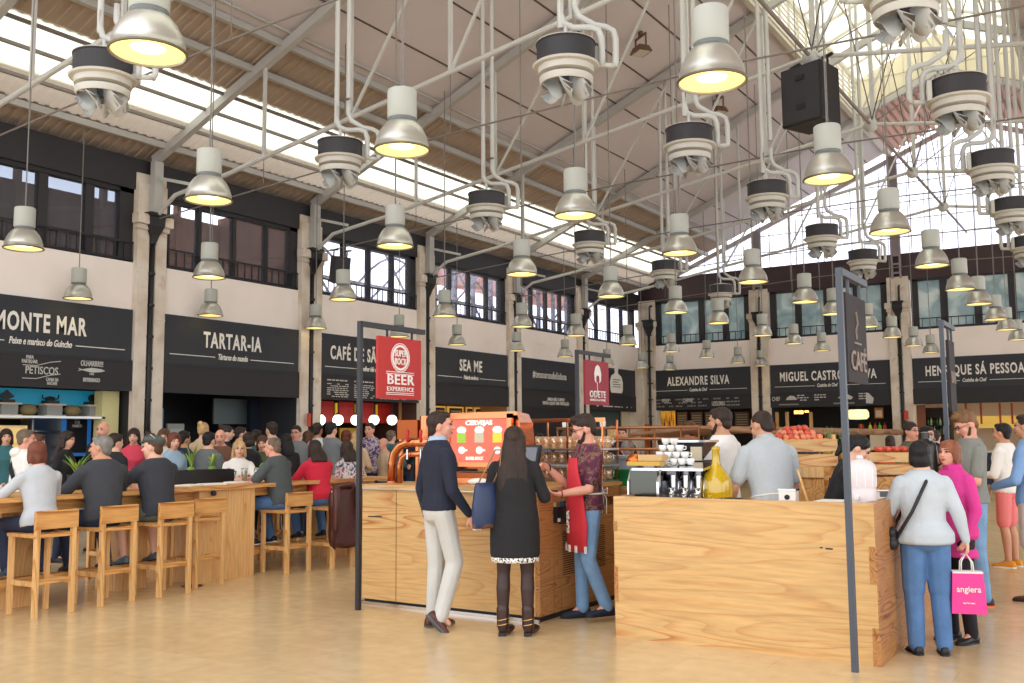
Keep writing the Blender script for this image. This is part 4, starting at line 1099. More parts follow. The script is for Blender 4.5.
spiky('potted_plant', (-9.75,7.88,1.245), 9, .34, .15, 'spiky yellow green plant rising from the planter right of the flat cap man', 1)
spiky('potted_plant', (-9.75,8.2,1.245), 10, .2, .14, 'low leafy plant at the right end of the black planter', 2)
MB().lathe([(.001,0),(.08,0),(.1,.16),(.09,.16),(.08,.14),(.001,.14)], (-9.75,6.37,1.08), 14).build('plant_pot', black, smooth='auto', props=('black plant pot on the bar between the two seated people at the left', 'pot'))
spiky('potted_plant', (-9.75,6.37,1.21), 16, .26, .24, 'bushy plant on the bar between the woman in grey and the man in charcoal', 3)
papm = M('paper_white', (238,236,230), .8)
for (x,y,a,lab) in ((-9.3,7.5,.3,'folded white napkin on the bar left of the planter end'),(-9.28,7.8,-.2,'white napkin on the bar before the planter'),(-9.4,8.3,.1,'white paper place mat in front of the blonde woman')):
    R_ = Matrix.Rotation(a,3,'Z'); MB().box((0,0,.008),(.2,.28,.016),R_).build('napkin', papm, loc=(x,y,1.08), props=(lab,'napkin'))
amberm = M('beer', (222,150,40), .15, emit=.1)
def beer_glass(loc, label, h=.17, fill=.13, name='beer_glass', group=None):
    e = empty(name, loc, 0, label, 'glass', group)
    MB().lathe([(.001,0),(.028,.002),(.036,h*.5),(.04,h),(.037,h),(.033,h*.5),(.026,.01),(.001,.01)], (0,0,0), 16).build('glass', glass_mat('drink_glass', (235,240,240), .7), e, True)
    MB().lathe([(.001,.012),(.025,.012),(.032,fill*.7),(.035,fill),(.001,fill)], (0,0,0), 14).build('drink', amberm, e, True)
    MB().lathe([(.001,fill),(.0355,fill),(.037,fill+.025),(.001,fill+.03)], (0,0,0), 14).build('foam', M('foam', (248,240,220), .9), e, True)
    return e
beer_glass((-9.55,8.54,1.08), 'glass of amber beer in front of the blonde woman'); beer_glass((-9.5,8.7,1.08), 'second beer glass, right of the amber one on the bar', fill=.05)
MB().lathe([(.001,0),(.13,0),(.17,.02),(.16,.022),(.12,.008),(.001,.008)], (-9.4,8.95,1.08), 20).build('plate', papm, smooth=True, props=('white plate before the man in the dark grey T-shirt','plate'))
MB().box((0,0,.006),(.12,.2,.012)).build('serving_tray', black, loc=(-9.4,9.3,1.08), props=('black tray on the bar right of the white plate','tray'))
# ---------------- espresso kiosk (front wooden box)
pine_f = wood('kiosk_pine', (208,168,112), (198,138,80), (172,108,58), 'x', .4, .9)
pine_shaded = wood('kiosk_pine_shaded', (184,130,78), (156,98,52), (120,70,38), 'y', .4, 1.6)  # shade of the kiosk side put into a darker wood colour
kx0, kx1, ky0, ky1, kz = -3.68, -1.63, 7.2, 10.0, 1.12
e = empty('coffee_kiosk', (kx0, ky0, 0), 0, 'large pine plank kiosk counter at the front right', 'counter')
def kb(x0,x1,y0,y1,z0,z1,nm,mt,bev=0): 
    o = wp(MB().b2(x0,x1,y0,y1,z0,z1).build(nm, mt), e)
    return o
kb(kx0,kx1-.005,ky0,ky0+.07,.0,kz,'front_panel',pine_f)
kb(kx1-.08,kx1,ky0+.071,ky1,.0,kz,'side_panel',pine_shaded)
# finger joint at the corner
kb(kx1-.005,kx1+.001,ky0,ky0+.071,0,kz,'corner_strip',pine_shaded)
for z0_, z1_ in ((.0,.26),(.56,.82)): kb(kx1-.05,kx1+.002,ky0-.003,ky0+.05,z0_,z1_,'corner_joint',pine_shaded)
kb(kx0-.003,kx0+.03,ky0-.003,ky0+.08,.28,.56,'corner_joint',pine_shaded); kb(kx0-.003,kx0+.03,ky0-.003,ky0+.08,.84,kz-.2,'corner_joint',pine_shaded)
kb(kx0,kx0+.06,ky0+.07,ky0+.9,0,kz,'end_panel',pine_shaded)
kb(kx0+.06,kx1-.08,ky0+.07,ky0+.82,.98,1.03,'inner_worktop',pine_y)
kb(kx1-.4,kx1-.08,ky0+.82,ky1,1.03,1.1,'inner_worktop',pine_y)
kb(kx1-.38,kx1-.08,ky0+.6,ky1,.0,1.03,'inner_cupboard',pine_y)
kb(-2.02,-2.0,ky0-.004,ky0,.79,.8,'keyhole',black); kb(-1.98,-1.93,ky0-.004,ky0,.785,.795,'keyhole',black)
WT = 1.03
# espresso machine
e = empty('espresso_machine', (-3.34, 7.72, WT), 0, 'chrome espresso machine on the kiosk counter', 'coffee machine')
e.scale = (.74,1,1)
chrome = M('chrome', (214,214,216), .12, metal=1); chromed = M('chrome_dark', (120,120,124), .2, metal=1)
b = MB(); b.loft([[V((x,-.26,.02)),V((x,-.26,.2)),V((x,-.2,.3)),V((x,.2,.34)),V((x,.26,.3)),V((x,.26,.02))] for x in (-.46,-.44)]); b.build('side_cheek', chrome, e)
b = MB(); b.loft([[V((x,-.26,.02)),V((x,-.26,.2)),V((x,-.2,.3)),V((x,.2,.34)),V((x,.26,.3)),V((x,.26,.02))] for x in (-.1,-.07)]); b.build('side_cheek', chrome, e)
MB().b2(-.44,-.1,-.24,.24,.04,.29).build('body', M('mirror_dark', (86,88,84), .15, metal=1), e)
b = MB(); b.loft([[V((-.44,-.2,.29)),V((-.44,.2,.33)),V((-.44,.2,.35)),V((-.44,-.2,.31))],[V((.42,-.2,.29)),V((.42,.2,.33)),V((.42,.2,.35)),V((.42,-.2,.31))]]); b.build('cup_tray', chrome, e)
MB().b2(-.07,.42,.0,.24,.04,.29).build('boiler_case', chromed, e); MB().b2(-.07,.42,-.25,.1,.01,.05).build('drip_tray', chrome, e)
for i in range(3):
    x = .02+.15*i
    MB().cyl((x,-.1,.15),(x,-.1,.25),.035,n=14).build('group_head', chrome, e, 'auto'); MB().capsule((x,-.1,.14),(x,-.3,.12),.013,.016).build('portafilter_handle', black, e, True)
    MB().tube([(x+.06,.0,.25),(x+.07,-.12,.22),(x+.08,-.16,.08)], .006, 6).build('steam_wand', chrome, e, True)
    MB().cyl((x,-.02,.2),(x+.02,-.05,.3),.02,n=10).build('knob', black, e)
    MB().lathe([(.001,0),(.035,0),(.045,.1),(.042,.1),(.033,.01),(.001,.01)], (x+.01,-.16,.05), 14).build('milk_jug', chrome, e, True)
for s_ in (-.4,.36):
    for y in (-.2,.2): MB().cyl((s_,y,0),(s_,y,.04),.025,n=10).build('foot', chrome, e)
cupm = M('porcelain', (240,240,238), .25, coat=.5)
def cup(loc, label, group='white cups stacked on the espresso machine', r_=.037, h=.053):
    e = empty('coffee_cup', loc, random.random()*6, label, 'cup', group)
    MB().lathe([(.001,0),(r_*.6,0),(r_*.92,h*.5),(r_,h),(r_*.94,h),(r_*.86,h*.5),(r_*.5,.006),(.001,.006)], (0,0,0), 14).build('bowl', cupm, e, True)
    MB().tube([(r_*.9,0,h*.8),(r_*1.5,0,h*.75),(r_*1.45,0,h*.35),(r_*.8,0,h*.25)], .005, 5).build('handle', cupm, e, True)
    return e
cp = None; ly = ['bottom','second','third','top']; cn = ['leftmost','second','third','fourth','fifth','rightmost']
for l in range(4):
    for i in range(5-l):
        x = -3.52+.076*i+.028*l; lab = 'white coffee cup, %s of the %s layer on the espresso machine' % (cn[i] if i < 4-l else 'rightmost', ly[l])
        loc = (x, 7.72, WT+.335+.056*l)
        if cp is None: cp = cup(loc, lab)
        else: c_ = copy_tree(cp); c_.location = loc; c_.rotation_euler.z = random.random()*6; c_['label'] = lab
o = MB().lathe([(.001,0),(.07,.0),(.08,.05),(.05,.09),(.001,.1)], (-3.68,7.62,WT+.33), 14); o.build('copper_bowl', copper, smooth=True, props=('small copper bowl at the left end of the espresso machine','bowl'))
MB().b2(0,.3,0,.1,0,.035).build('folded_cloth', M('mustard_cloth', (206,168,80), .9), loc=(-3.7,7.5,WT+.33), props=('mustard cloth on the left end of the espresso machine','cloth'))
MB().b2(0,.22,0,.12,0,.05).build('paper_pack', M('tan_paper', (206,170,120), .9), loc=(-3.62,7.55,WT+.37), props=('tan paper pack lying before the white cups','packet'))
# grinder
e = empty('coffee_grinder', (-3.42,8.3,WT), 0, 'dark coffee grinder behind the white cups', 'grinder')
MB().b2(-.12,.12,-.1,.12,0,.36).build('body', black, e); MB().loft([[V((sx*a,sy*a,z)) for sx,sy in ((-1,-1),(1,-1),(1,1),(-1,1))] for a,z in ((.06,.36),(.16,.52))]).build('hopper', M('smoked_plastic', (60,60,64), .2), e); MB().b2(-.17,.17,-.17,.17,.52,.54).build('lid', chrome, e)
MB().b2(.04,.14,-.18,-.16,.36,.48).build('price_card', beige, e)
e = empty('tin_set', (-2.78, 7.42, WT), 0, 'small dark set of tins right of the espresso machine', 'tin')
for i in range(3): MB().cyl((-.08+.08*i,0,0),(-.08+.08*i,0,.09),.035,n=14).build('tin', black if i else chrome, e, 'auto')
e = empty('glass_demijohn', (-3.0,7.74,WT), 0, 'big amber glass bottle behind the kiosk counter', 'bottle'); e.scale = (.98,.98,.98)
MB().lathe([(.001,0),(.1,0),(.13,.03),(.14,.12),(.13,.2),(.1,.26),(.06,.31),(.035,.35),(.03,.46),(.036,.47),(.036,.49),(.001,.49)], (0,0,0), 24).build('body', M('amber_glass', (196,160,10), .08, spec=.7, coat=.6), e, True)
MB().cyl((0,0,.485),(0,0,.5),.025,n=12).build('stopper', M('amber_glass'), e)
e = empty('square_tin', (-2.42,7.8,WT+.0), 0, 'small white square tin with a black dot right of the man in the grey polo', 'tin')
e.scale = (.75,.75,.7); MB().b2(-.09,.09,-.06,.06,0,.2).build('box', papm, e); MB().cyl((0,-.062,.12),(0,-.06,.12),.03,n=14).build('dot', black, e); MB().b2(-.095,.095,-.065,.065,.19,.215).build('lid', steelpl, e)
e = empty('stirring_stick', (-2.3,7.86,WT), 0, 'thin wooden stirring stick leaning beside the white tin', 'stick'); MB().cyl((-.06,0,.3),(.03,-.02,.0),.009,n=6).build('stick', pine_z, e)
# drinks dispenser, napkins, papers
e = empty('drink_dispenser', (-1.8,7.55,WT+.06), 0, 'clear plastic drink dispenser on the kiosk beside the dark pole', 'dispenser')
dz = M('frosted_plastic', (226,216,218), .25, spec=.6)
MB().lathe([(.001,0),(.105,0),(.11,.02),(.112,.1),(.108,.12),(.115,.14),(.115,.27),(.11,.29),(.08,.32),(.03,.335),(.001,.335)], (0,0,0), 24).build('tank', dz, e, 'auto')
b = MB()
for k in range(12): a=k*PI/6; b.cyl((.113*math.cos(a),.113*math.sin(a),.13),(.113*math.cos(a),.113*math.sin(a),.27),.004,n=5)
b.build('ribs', M('plastic_white', (240,236,236), .3), e); MB().cyl((0,-.11,.06),(0,-.15,.05),.014,n=8).build('tap', M('plastic_white'), e); MB().lathe([(.001,.33),(.03,.33),(.025,.36),(.001,.365)],(0,0,0),12).build('lid_knob', dz, e, True)
MB().b2(0,.2,0,.3,0,.012).build('paper_stack', papm, loc=(-2.12,7.4,WT+.07), props=('white papers left of the drink dispenser','paper'))
MB().cyl((-1.8,7.95,1.1),(-1.8,7.95,1.16),.045,n=14).build('white_bowl', papm, props=('small white bowl right of the drink dispenser','bowl'))
MB().b2(0,.14,0,.25,0,.02).build('napkin_stack', papm, loc=(-1.86,7.75,1.1), props=('stack of white napkins between the dispenser and the white bowl','napkin'))
# second wooden counter farther back on the right with taps
e = empty('wooden_counter', (-2.2,11.3,0), 0, 'farther wooden counter behind the pink haired shopper group', 'counter')
wp(MB().b2(-2.3,-1.7,10.3,13.2,0,1.1).build('body', pine_shaded), e); wp(MB().b2(-2.35,-1.66,10.2,13.3,1.1,1.14).build('top', pine_y), e)
# fruit stand behind the kiosk
e = empty('display_stand', (-3.0,9.9,0), 0, 'pine display stand carrying the fruit crates', 'stand')
wp(MB().b2(-3.3,-2.6,9.5,10.3,0,1.3).build('cabinet', pine_y), e); wp(MB().b2(-2.95,-2.6,10.3,10.6,0,1.3).build('rear_block', pine_y), e); wp(MB().b2(-2.6,-1.7,9.9,10.5,0,1.2).build('low_cabinet', pine_y), e); wp(MB().b2(-2.55,-2.45,9.48,9.52,.9,1.2).build('dark_slot', black), e)
wp(MB().b2(-3.3,-2.6,9.47,9.5,1.2,1.3).build('front_lip', pine_z), e)
def crate(loc, rz, size, label, tilt=0):
    e = empty('fruit_crate', loc, rz, label, 'crate', 'wooden fruit crates'); e.rotation_euler.x = tilt; L, D, h = size
    for y_ in (-D/2, D/2):
        for k in range(2): MB().box((0,y_,.05+k*h*.52), (L,.014,h*.42)).build('slat', pine_f, e)
    for x_ in (-L/2, L/2):
        for k in range(2): MB().box((x_,0,.05+k*h*.52), (.014,D,h*.42)).build('slat', pine_f, e)
    for sx in (-1,1):
        for sy in (-1,1): MB().box((sx*(L/2-.025),sy*(D/2-.025),h/2+.01), (.035,.035,h+.02)).build('corner_post', pine_z, e)
    MB().box((0,0,.01), (L,D,.015)).build('bottom', pine_f, e)
    return e
crate((-2.95,9.8,1.31), .62, (.66,.46,.28), 'open wooden crate heaped with red apples', .0)
crate((-2.2,10.1,1.22), .5, (.62,.42,.22), 'second wooden crate, behind the woman with the headband', .0)
fr = {'red': M('apple_red', (206,84,64), .35, var=.25, scale=14), 'or': M('orange_peel', (238,150,40), .45), 'pk': M('apple_pink', (226,138,104), .35, var=.3, scale=10)}
rnd = random.Random(5); Rc = Matrix.Rotation(.62,3,'Z'); n_ = 0
posn = []
for lyr, (nx, ny, z) in enumerate(((10,6,.14),(8,5,.185),(6,3,.23),(4,2,.27))):
    for i in range(nx):
        for j_ in range(ny):
            x = (i-(nx-1)/2)*.058+rnd.uniform(-.008,.008); y = (j_-(ny-1)/2)*.062+rnd.uniform(-.008,.008)
            posn.append((x,y,z+rnd.uniform(-.006,.006),lyr))
ap = {}
for x,y,z,lyr in posn:
    k = 'or' if (y < -.1 and lyr == 0) else ('red' if rnd.random() < .6 else 'pk')
    p = V((-2.95,9.8,1.40)) + Rc @ V((x,y,z))
    col_ = {'red':'red apple','pk':'pinkish apple','or':'orange'}[k]
    if k not in ap:
        b = MB().lathe([(.001,-.026),(.015,-.029),(.028,-.014),(.032,.003),(.027,.022),(.013,.029),(.001,.023)], (0,0,0), 12)
        o = b.build('apple' if k != 'or' else 'orange_fruit', fr[k], smooth=True, loc=p); ap[k] = o
    else: o = ap[k].copy(); COL.objects.link(o); o.location = p; o.rotation_euler = (rnd.random(),rnd.random(),rnd.random()*6)
    tag(o, '%s in the heap in the open wooden crate' % col_, 'fruit', '%ss heaped in the wooden crate' % col_)
for i in range(8):
    p = V((-2.2,10.1,1.22)) + Matrix.Rotation(.5,3,'Z') @ V(((i%4-1.5)*.08+.1, (i//4-.5)*.1, .24)); o = ap['red' if 'red' in ap else 'pk'].copy(); COL.objects.link(o); o.location = p
    tag(o, 'red apple in the crate behind the woman with the headband', 'fruit', 'apples in the second crate')
# pineapples
pa = M('pineapple_skin', (196,160,70), .7, bump=.8, bscale=40, var=.3, scale=30); pl_ = M('pineapple_leaf', (126,146,90), .6)
for i, (x, y, z) in enumerate(((-2.78,10.42,1.3),(-2.63,10.46,1.3),(-2.47,10.42,1.2))):
    e = empty('pineapple', (x,y,z), i, 'pineapple standing beside the apple crate, %s of three' % ['left','middle','right'][i], 'pineapple', 'pineapples by the crates')
    MB().lathe([(.001,0),(.05,.01),(.07,.06),(.068,.13),(.045,.18),(.001,.19)], (0,0,0), 16).build('fruit', pa, e, True)
    r2_ = random.Random(i); b = MB()
    for k in range(18):
        a = k*2.4; t = k/18; d = V((math.cos(a),math.sin(a),0)); s_ = V((-d.y,d.x,0)); L = .2-.02*t
        rings = []
        for q in range(4):
            f_ = q/3; c = d*(.02+.09*(1-t)*f_)+V((0,0,.17+.04*t+L*f_*(.6+.5*t))); w_ = .014*(1-f_)+.001; rings.append([c-s_*w_, c+d*.002, c+s_*w_, c-d*.002])
        b.loft(rings)
    b.build('leaf_crown', pl_, e, True)
e = empty('drink_urn', (-1.8,10.15,1.2), 0, 'dark steel coffee urn right of the crates', 'urn')
MB().lathe([(.001,0),(.11,0),(.11,.3),(.09,.33),(.05,.36),(.05,.42),(.001,.43)], (0,0,0), 20).build('body', M('dark_steel', (70,66,62), .3, metal=.8), e, 'auto'); MB().tube([(.1,0,.1),(.17,0,.14),(.17,0,.28),(.1,0,.32)], .012, 6).build('handle', black, e, True)
# ---------------- beer kiosk
e = empty('beer_kiosk', (-6.55, 7.38, 0), 0, 'pine beer stand counter with a black plinth in the middle of the hall', 'counter')
bz = 1.12
kb(-6.55,-4.55,7.38,7.44,.05,bz,'front_panel',pine_f); kb(-6.55,-6.49,7.44,8.95,.05,bz,'end_panel',pine_shaded)
kb(-4.56,-4.5,7.38,7.62,.05,bz,'corner_panel',pine_shaded); kb(-4.56,-4.5,7.64,8.95,.05,.93,'side_panel',pine_shaded); kb(-4.56,-4.5,7.64,8.95,1.02,bz,'side_panel',pine_shaded)
kb(-6.57,-4.48,7.36,8.1,bz,bz+.035,'countertop',pine_f); kb(-6.57,-4.48,7.34,8.1,bz-.01,bz+.0,'steel_edge',steel); kb(-5.4,-4.48,8.1,8.97,bz,bz+.035,'countertop',pine_y)
kb(-6.53,-4.52,7.4,8.95,.0,.05,'plinth',black); kb(-6.56,-4.5,7.35,7.375,.0,.03,'plinth_rail',steelpl)
kb(-6.47,-6.3,7.372,7.378,.84,.85,'handle_slot',black); kb(-5.42,-5.4,7.372,7.378,1.02,1.05,'keyhole',black)
kb(-6.12,-6.115,7.375,7.381,.05,bz,'panel_seam',M('seam', (150,110,70), .7)); kb(-4.62,-4.615,7.375,7.381,.05,bz,'panel_seam',M('seam'))
kb(-4.53,-4.49,7.72,8.1,.82,.97,'card_slot',black)
o = kb(-4.5,-4.46,7.62,7.7,.84,.98,'card_reader',black); kb(-4.46,-4.455,7.63,7.67,.85,.88,'paper_slip',papm)
for k in range(20): kb(-4.502,-4.495,7.78,8.12,.36+.02*k,.368+.02*k,'vent_slot',M('vent_dark', (90,60,36), .8))
for k in range(20): kb(-4.502,-4.495,8.3,8.6,.36+.02*k,.368+.02*k,'vent_slot',M('vent_dark'))
kb(-4.502,-4.495,7.74,7.745,.05,.9,'panel_seam',M('seam')); 
BT = bz+.035
cop = M('polished_copper', (206,132,90), .2, metal=1, var=.06, scale=3); copd = M('copper_dark', (150,78,40), .3, metal=.9)
# beer display: copper cabinet with lit picture
e = empty('beer_display', (-5.44,7.9,BT), 0, 'lit red beer picture in a big copper frame on the beer stand', 'display')
MB().box((0,.08,.08),(.86,.4,.05)).build('base', copd, e); MB().box((0,.05,.03),(.8,.34,.05)).build('base', cop, e)
def bowed(z0, z1, hw, y0, n=10, bulge=.05): return [[V((x, y0, z)) for x in (-hw,)] for z in (z0,)]
b = MB()
prof = [(-.5,.14),(-.53,.25),(-.53,.45),(-.5,.6),(-.46,.68)]
b.loft([[V((-hw_-.0, -.02-.04*math.sin(PI*i/6), z_)) for hw_, z_, i in ((.40,.14,0),(.43,.28,1),(.43,.42,3),(.41,.56,5),(.37,.66,6))] +
        [V((hw_, -.02-.04*math.sin(PI*i/6), z_)) for hw_, z_, i in ((.37,.66,6),(.41,.56,5),(.43,.42,3),(.43,.28,1),(.40,.14,0))]] +
       [[V((-hw_, .3, z_)) for hw_, z_ in ((.34,.16),(.37,.28),(.37,.42),(.35,.56),(.31,.64))] + [V((hw_, .3, z_)) for hw_, z_ in ((.31,.64),(.35,.56),(.37,.42),(.37,.28),(.34,.16))]])
b.build('cabinet', cop, e)
e.scale = (1.06,1,1.06); pic = M('beer_picture', (212,104,84), .4, emit=.35); 
MB().b2(-.33,.31,-.085,-.065,.2,.6).build('picture', pic, e)
wht = M('picture_white', (250,240,230), .4, emit=.4); amb = M('picture_amber', (244,196,60), .4, emit=.35); grn = M('picture_green', (150,190,60), .4, emit=.3)
letters('CERVEJAS', .06, wht, (0,-.088,.56), X_, Zp, e, width=.3, bold=.04)
for i, (x, mt) in enumerate(((-.2,grn),(0,M('picture_grey', (190,180,150), .4, emit=.3)),(.2,amb))):
    MB().b2(x-.05,x+.05,-.09,-.084,.38,.47).build('pictured_beer', mt, e); MB().ball((x,-.086,.495),(.055,.006,.035)).build('pictured_foam', wht, e, True)
    b = MB().ball((x,-.086,.31),(.04,.006,.035)); b.box((x+.05,-.087,.31),(.03,.005,.02)); b.build('pictured_cup', wht, e, True)
letters('SUPER BOCK', .04, wht, (-.05,-.088,.235), X_, Zp, e, width=.2, bold=.04)
b = MB(); 
for x0_,x1_,z0_,z1_ in ((-.38,.36,.6,.64),(-.38,.36,.16,.2),(-.38,-.33,.16,.64),(.31,.36,.16,.64)): b.b2(x0_,x1_,-.1,-.06,z0_,z1_)
b.build('frame', cop, e)
# copper arched taps + left cabinet
e = empty('beer_tap', (-6.16,7.72,BT), 0, 'copper arched beer tap tower at the left of the beer stand', 'beer tap')
b = MB().tube([(-.3,0,0),(-.3,0,.2),(-.27,0,.3),(-.19,0,.38),(-.08,0,.41),(.2,0,.41)], .045, 12); b.build('arch', cop, e, True)
b = MB().tube([(-.2,0,0),(-.2,0,.17),(-.17,0,.25),(-.1,0,.29),(.2,0,.3)], .03, 10); b.build('inner_arch', cop, e, True)
MB().cyl((-.3,0,0),(-.3,0,.02),.07,n=16).build('base', cop, e); MB().cyl((.1,0,0),(.1,0,.3),.02,n=8).build('column', cop, e)
for x in (-.05,.12): MB().cyl((x,-.06,.24),(x,-.06,.34),.012,n=8).build('spout', chrome, e); MB().capsule((x,-.06,.42),(x,-.06,.52),.014,.02).build('tap_handle', M('tap_red', (190,40,36), .4), e, True)
q_ = at_y(411, 450, 7.98); e = empty('copper_hood', (q_.x,7.98,BT), 0, 'dark copper box cabinet left of the man in the navy sweater', 'cabinet')
MB().b2(-.17,.1,-.02,.12,.44,.64).build('box', copd, e); MB().b2(-.16,-.13,0,.03,0,.44).build('leg', cop, e); MB().b2(.06,.09,0,.03,0,.44).build('leg', cop, e); MB().cyl((.16,.05,.44),(.16,.05,.68),.07,n=18).build('side_drum', cop, e, 'auto')
def tumbler(loc, label, group, h=.15, r_=.04, name='beer_mug'):
    e = empty(name, loc, 0, label, 'glass', group)
    MB().lathe([(.001,0),(r_*.8,0),(r_,h),(r_*.94,h),(r_*.74,.01),(.001,.01)], (0,0,0), 12).build('glass', glass_mat('mug_glass', (236,240,240), .55), e, True)
    MB().lathe([(r_*.86,h*.25),(r_*.96,h*.75)], (0,0,0), 12).build('red_label', M('label_red', (190,60,60), .5), e, True)
    return e
tb = None
for i, (x, y) in enumerate(((-6.02,7.7),(-5.9,7.7),(-5.78,7.74))):
    e = tumbler((x,y,BT), 'tall printed glass under the copper tap, %s of three' % ['left','middle','right'][i], 'printed glasses under the tap', .22, .045)
# POS monitor
e = empty('pos_monitor', (-4.86,7.72,BT), math.radians(-12), 'black touch screen till between the woman and the barista', 'monitor')
MB().box((0,0,.24),(.36,.03,.28),Matrix.Rotation(-.25,3,'X')).build('screen', black, e); MB().box((0,-.02,.24),(.32,.012,.24),Matrix.Rotation(-.25,3,'X')).build('glass_panel', M('screen_grey', (110,114,124), .2), e); MB().box((0,.04,.06),(.1,.1,.12)).build('stand', black, e); MB().box((0,.02,.01),(.24,.2,.02)).build('base', black, e)
e = empty('cable_clutter', (-5.15,7.75,BT), 0, 'dark card machine and cloth lying under the beer display', 'card machine')
MB().b2(-.12,.1,-.06,.05,0,.035).build('body', black, e); MB().ball((-.25,0,.03),(.13,.06,.035)).build('cloth', papm, e, True)
# glass rack with mugs
e = empty('glass_rack', (-4.9,8.75,BT), 0, 'copper rack of upturned beer mugs behind the barista hands', 'rack')
for z in (.0,.16,.32): wp(MB().b2(-5.35,-4.5,8.6,8.95,BT+z,BT+z+.015).build('shelf', steel), e)
for x in (-5.34,-4.92,-4.52):
    for y in (8.61,8.93): wp(MB().b2(x,x+.015,y,y+.015,BT,BT+.62).build('post', cop), e)
wp(MB().b2(-5.36,-4.48,8.6,8.62,BT+.6,BT+.64).build('top_rail', cop), e)
mg = None
for l in range(3):
    for r_ in range(2):
        for i in range(9):
            loc = (-5.3+.093*i, 8.69+.13*r_, BT+.017+.16*l); lab = 'clear beer mug on the %s shelf of the copper glass rack' % ['lower','middle','upper'][l]
            g = 'beer mugs on the %s shelf of the glass rack' % ['lower','middle','upper'][l]
            if mg is None:
                mg = empty('beer_mug', loc, 0, lab, 'glass', g)
                MB().lathe([(.001,0),(.034,0),(.038,.12),(.034,.12),(.03,.01),(.001,.01)], (0,0,0), 12).build('glass', glass_mat('mug_clear', (255,240,220), .6), mg, True)
                MB().tube([(.036,0,.1),(.058,0,.095),(.058,0,.035),(.036,0,.03)], .006, 5).build('handle', glass_mat('mug_clear'), mg, True)
            else:
                c_ = copy_tree(mg); c_.location = loc; tag(c_, lab, 'glass', g)
# copper rails and slatted canopy behind
e = empty('copper_gantry', (-5.0,9.6,0), 0, 'copper pipe gantry over the back of the beer stand', 'gantry')
gant = M('gantry_copper', (168,112,78), .35, metal=.7)
for z in (1.47,1.58,1.70): wp(MB().tube([(-5.6,9.6,z),(-3.9,9.6,z)], .016, 8).build('rail', gant, smooth=True), e)
for x in (-5.6,-5.3,-5.0,-4.7,-4.4,-4.1,-3.9): wp(MB().cyl((x,9.6,0),(x,9.6,1.72),.011,n=8).build('post', gant, smooth=True), e)
wp(MB().b2(-5.6,-4.0,9.55,9.7,1.9,1.93).build('shelf', copd), e) if False else None
for i in range(5): 
    MB().lathe([(.001,0),(.03,.0),(.035,.06),(.001,.06)], (-5.5+.12*i,9.6,1.716), 12).build('copper_cup', cop if i % 2 else papm, smooth='auto', props=('small cup standing on the copper gantry','cup','cups on the copper gantry'))
e = empty('wooden_canopy', (-4.2,12.0,0), 0, 'low canopy of rough wooden slats behind the barista', 'canopy')
bamb = M('driftwood', (150,110,80), .8, var=.25, scale=8)
for k in range(16):
    y = 10.6+.22*k; o = MB().tube([(-5.2-.05*k,y,1.62+.02*(k%3)),(-4.3,y+.1,1.70),(-3.3+.05*k,y+.2,1.62+.025*(k%2))], .028, 6); wp(o.build('slat', bamb, smooth=True), e)
for x, y in ((-5.0,10.7),(-3.5,10.8),(-5.6,13.6),(-3.2,13.6)): wp(MB().cyl((x,y,0),(x,y,1.75),.035,n=8).build('post', copd, smooth=True), e)
# grey and green plastic crates
e = empty('plastic_crate', (-4.45,9.3,1.1), 0, 'grey plastic crate on top of the green one right of the barista', 'crate')
b = MB().b2(-.32,.32,-.2,.2,.17,.3); b.b2(-.34,.34,-.22,.22,.28,.31); b.build('crate', M('grey_plastic', (150,158,168), .5), e)
e = empty('plastic_crate', (-4.45,9.3,1.1), 0, 'green plastic crate under the grey one right of the barista', 'crate')
b = MB().b2(-.32,.32,-.2,.2,.0,.15); b.b2(-.34,.34,-.22,.22,.14,.17); b.build('crate', M('green_crate', (20,120,64), .5), e)
e = empty('side_table', (-4.45,9.3,0), 0, 'pine cabinet under the green plastic crate', 'cabinet')
b = MB().b2(-.42,.42,-.25,.25,.02,1.06); b.build('body', pine_f, e); MB().b2(-.45,.45,-.28,.28,1.06,1.1).build('top', pine_f, e); MB().b2(-.38,.38,-.262,-.25,.6,.98).build('drawer', pine_y, e)
# floor drain cover
struct(MB().lathe([(.001,.002),(.12,.002),(.12,.0)], (at_z(192,586,0).x,at_z(192,586,0).y,0), 20).build('floor_drain', black)) if True else None
# =============================================================== people
SK = {'l': M('skin_light', (226,176,150), .55, var=.04), 'm': M('skin_tan', (204,150,120), .55, var=.04), 'r': M('skin_rosy', (222,160,138), .55, var=.05)}
eye_m = M('eye_dark', (40,30,28), .3); lip_m = M('lips', (176,92,84), .5); brow_m = M('brow', (60,42,32), .8)
def hairm(name, rgb): return M(name, rgb, .55, var=.35, scale=18, bump=.5, bscale=60, stretch=(1,1,.2), spec=.3)
HC = {'black': hairm('hair_black', (30,26,26)), 'dark': hairm('hair_dark', (52,38,32)), 'brown': hairm('hair_brown', (88,60,42)), 'auburn': hairm('hair_auburn', (112,62,44)),
      'red': hairm('hair_red', (142,84,58)), 'ginger': hairm('hair_ginger', (118,84,56)), 'blonde': hairm('hair_blonde', (196,160,112)), 'grey': hairm('hair_grey', (124,120,114)), 'greybrown': hairm('hair_greybrown', (110,94,80))}
def cloth(name, rgb, rough=.85, bump=.7, var=.06): return M('cloth_'+name, rgb, rough, var=var, scale=5, bump=bump, bscale=9)
denim = M('denim', (122,158,196), .85, var=.16, scale=7, bump=.3, bscale=12); denim_d = M('denim_dark', (84,120,166), .85, var=.14, scale=7, bump=.3, bscale=12); denim_n = M('denim_navy', (40,50,74), .85, var=.1, bump=.3, bscale=12)

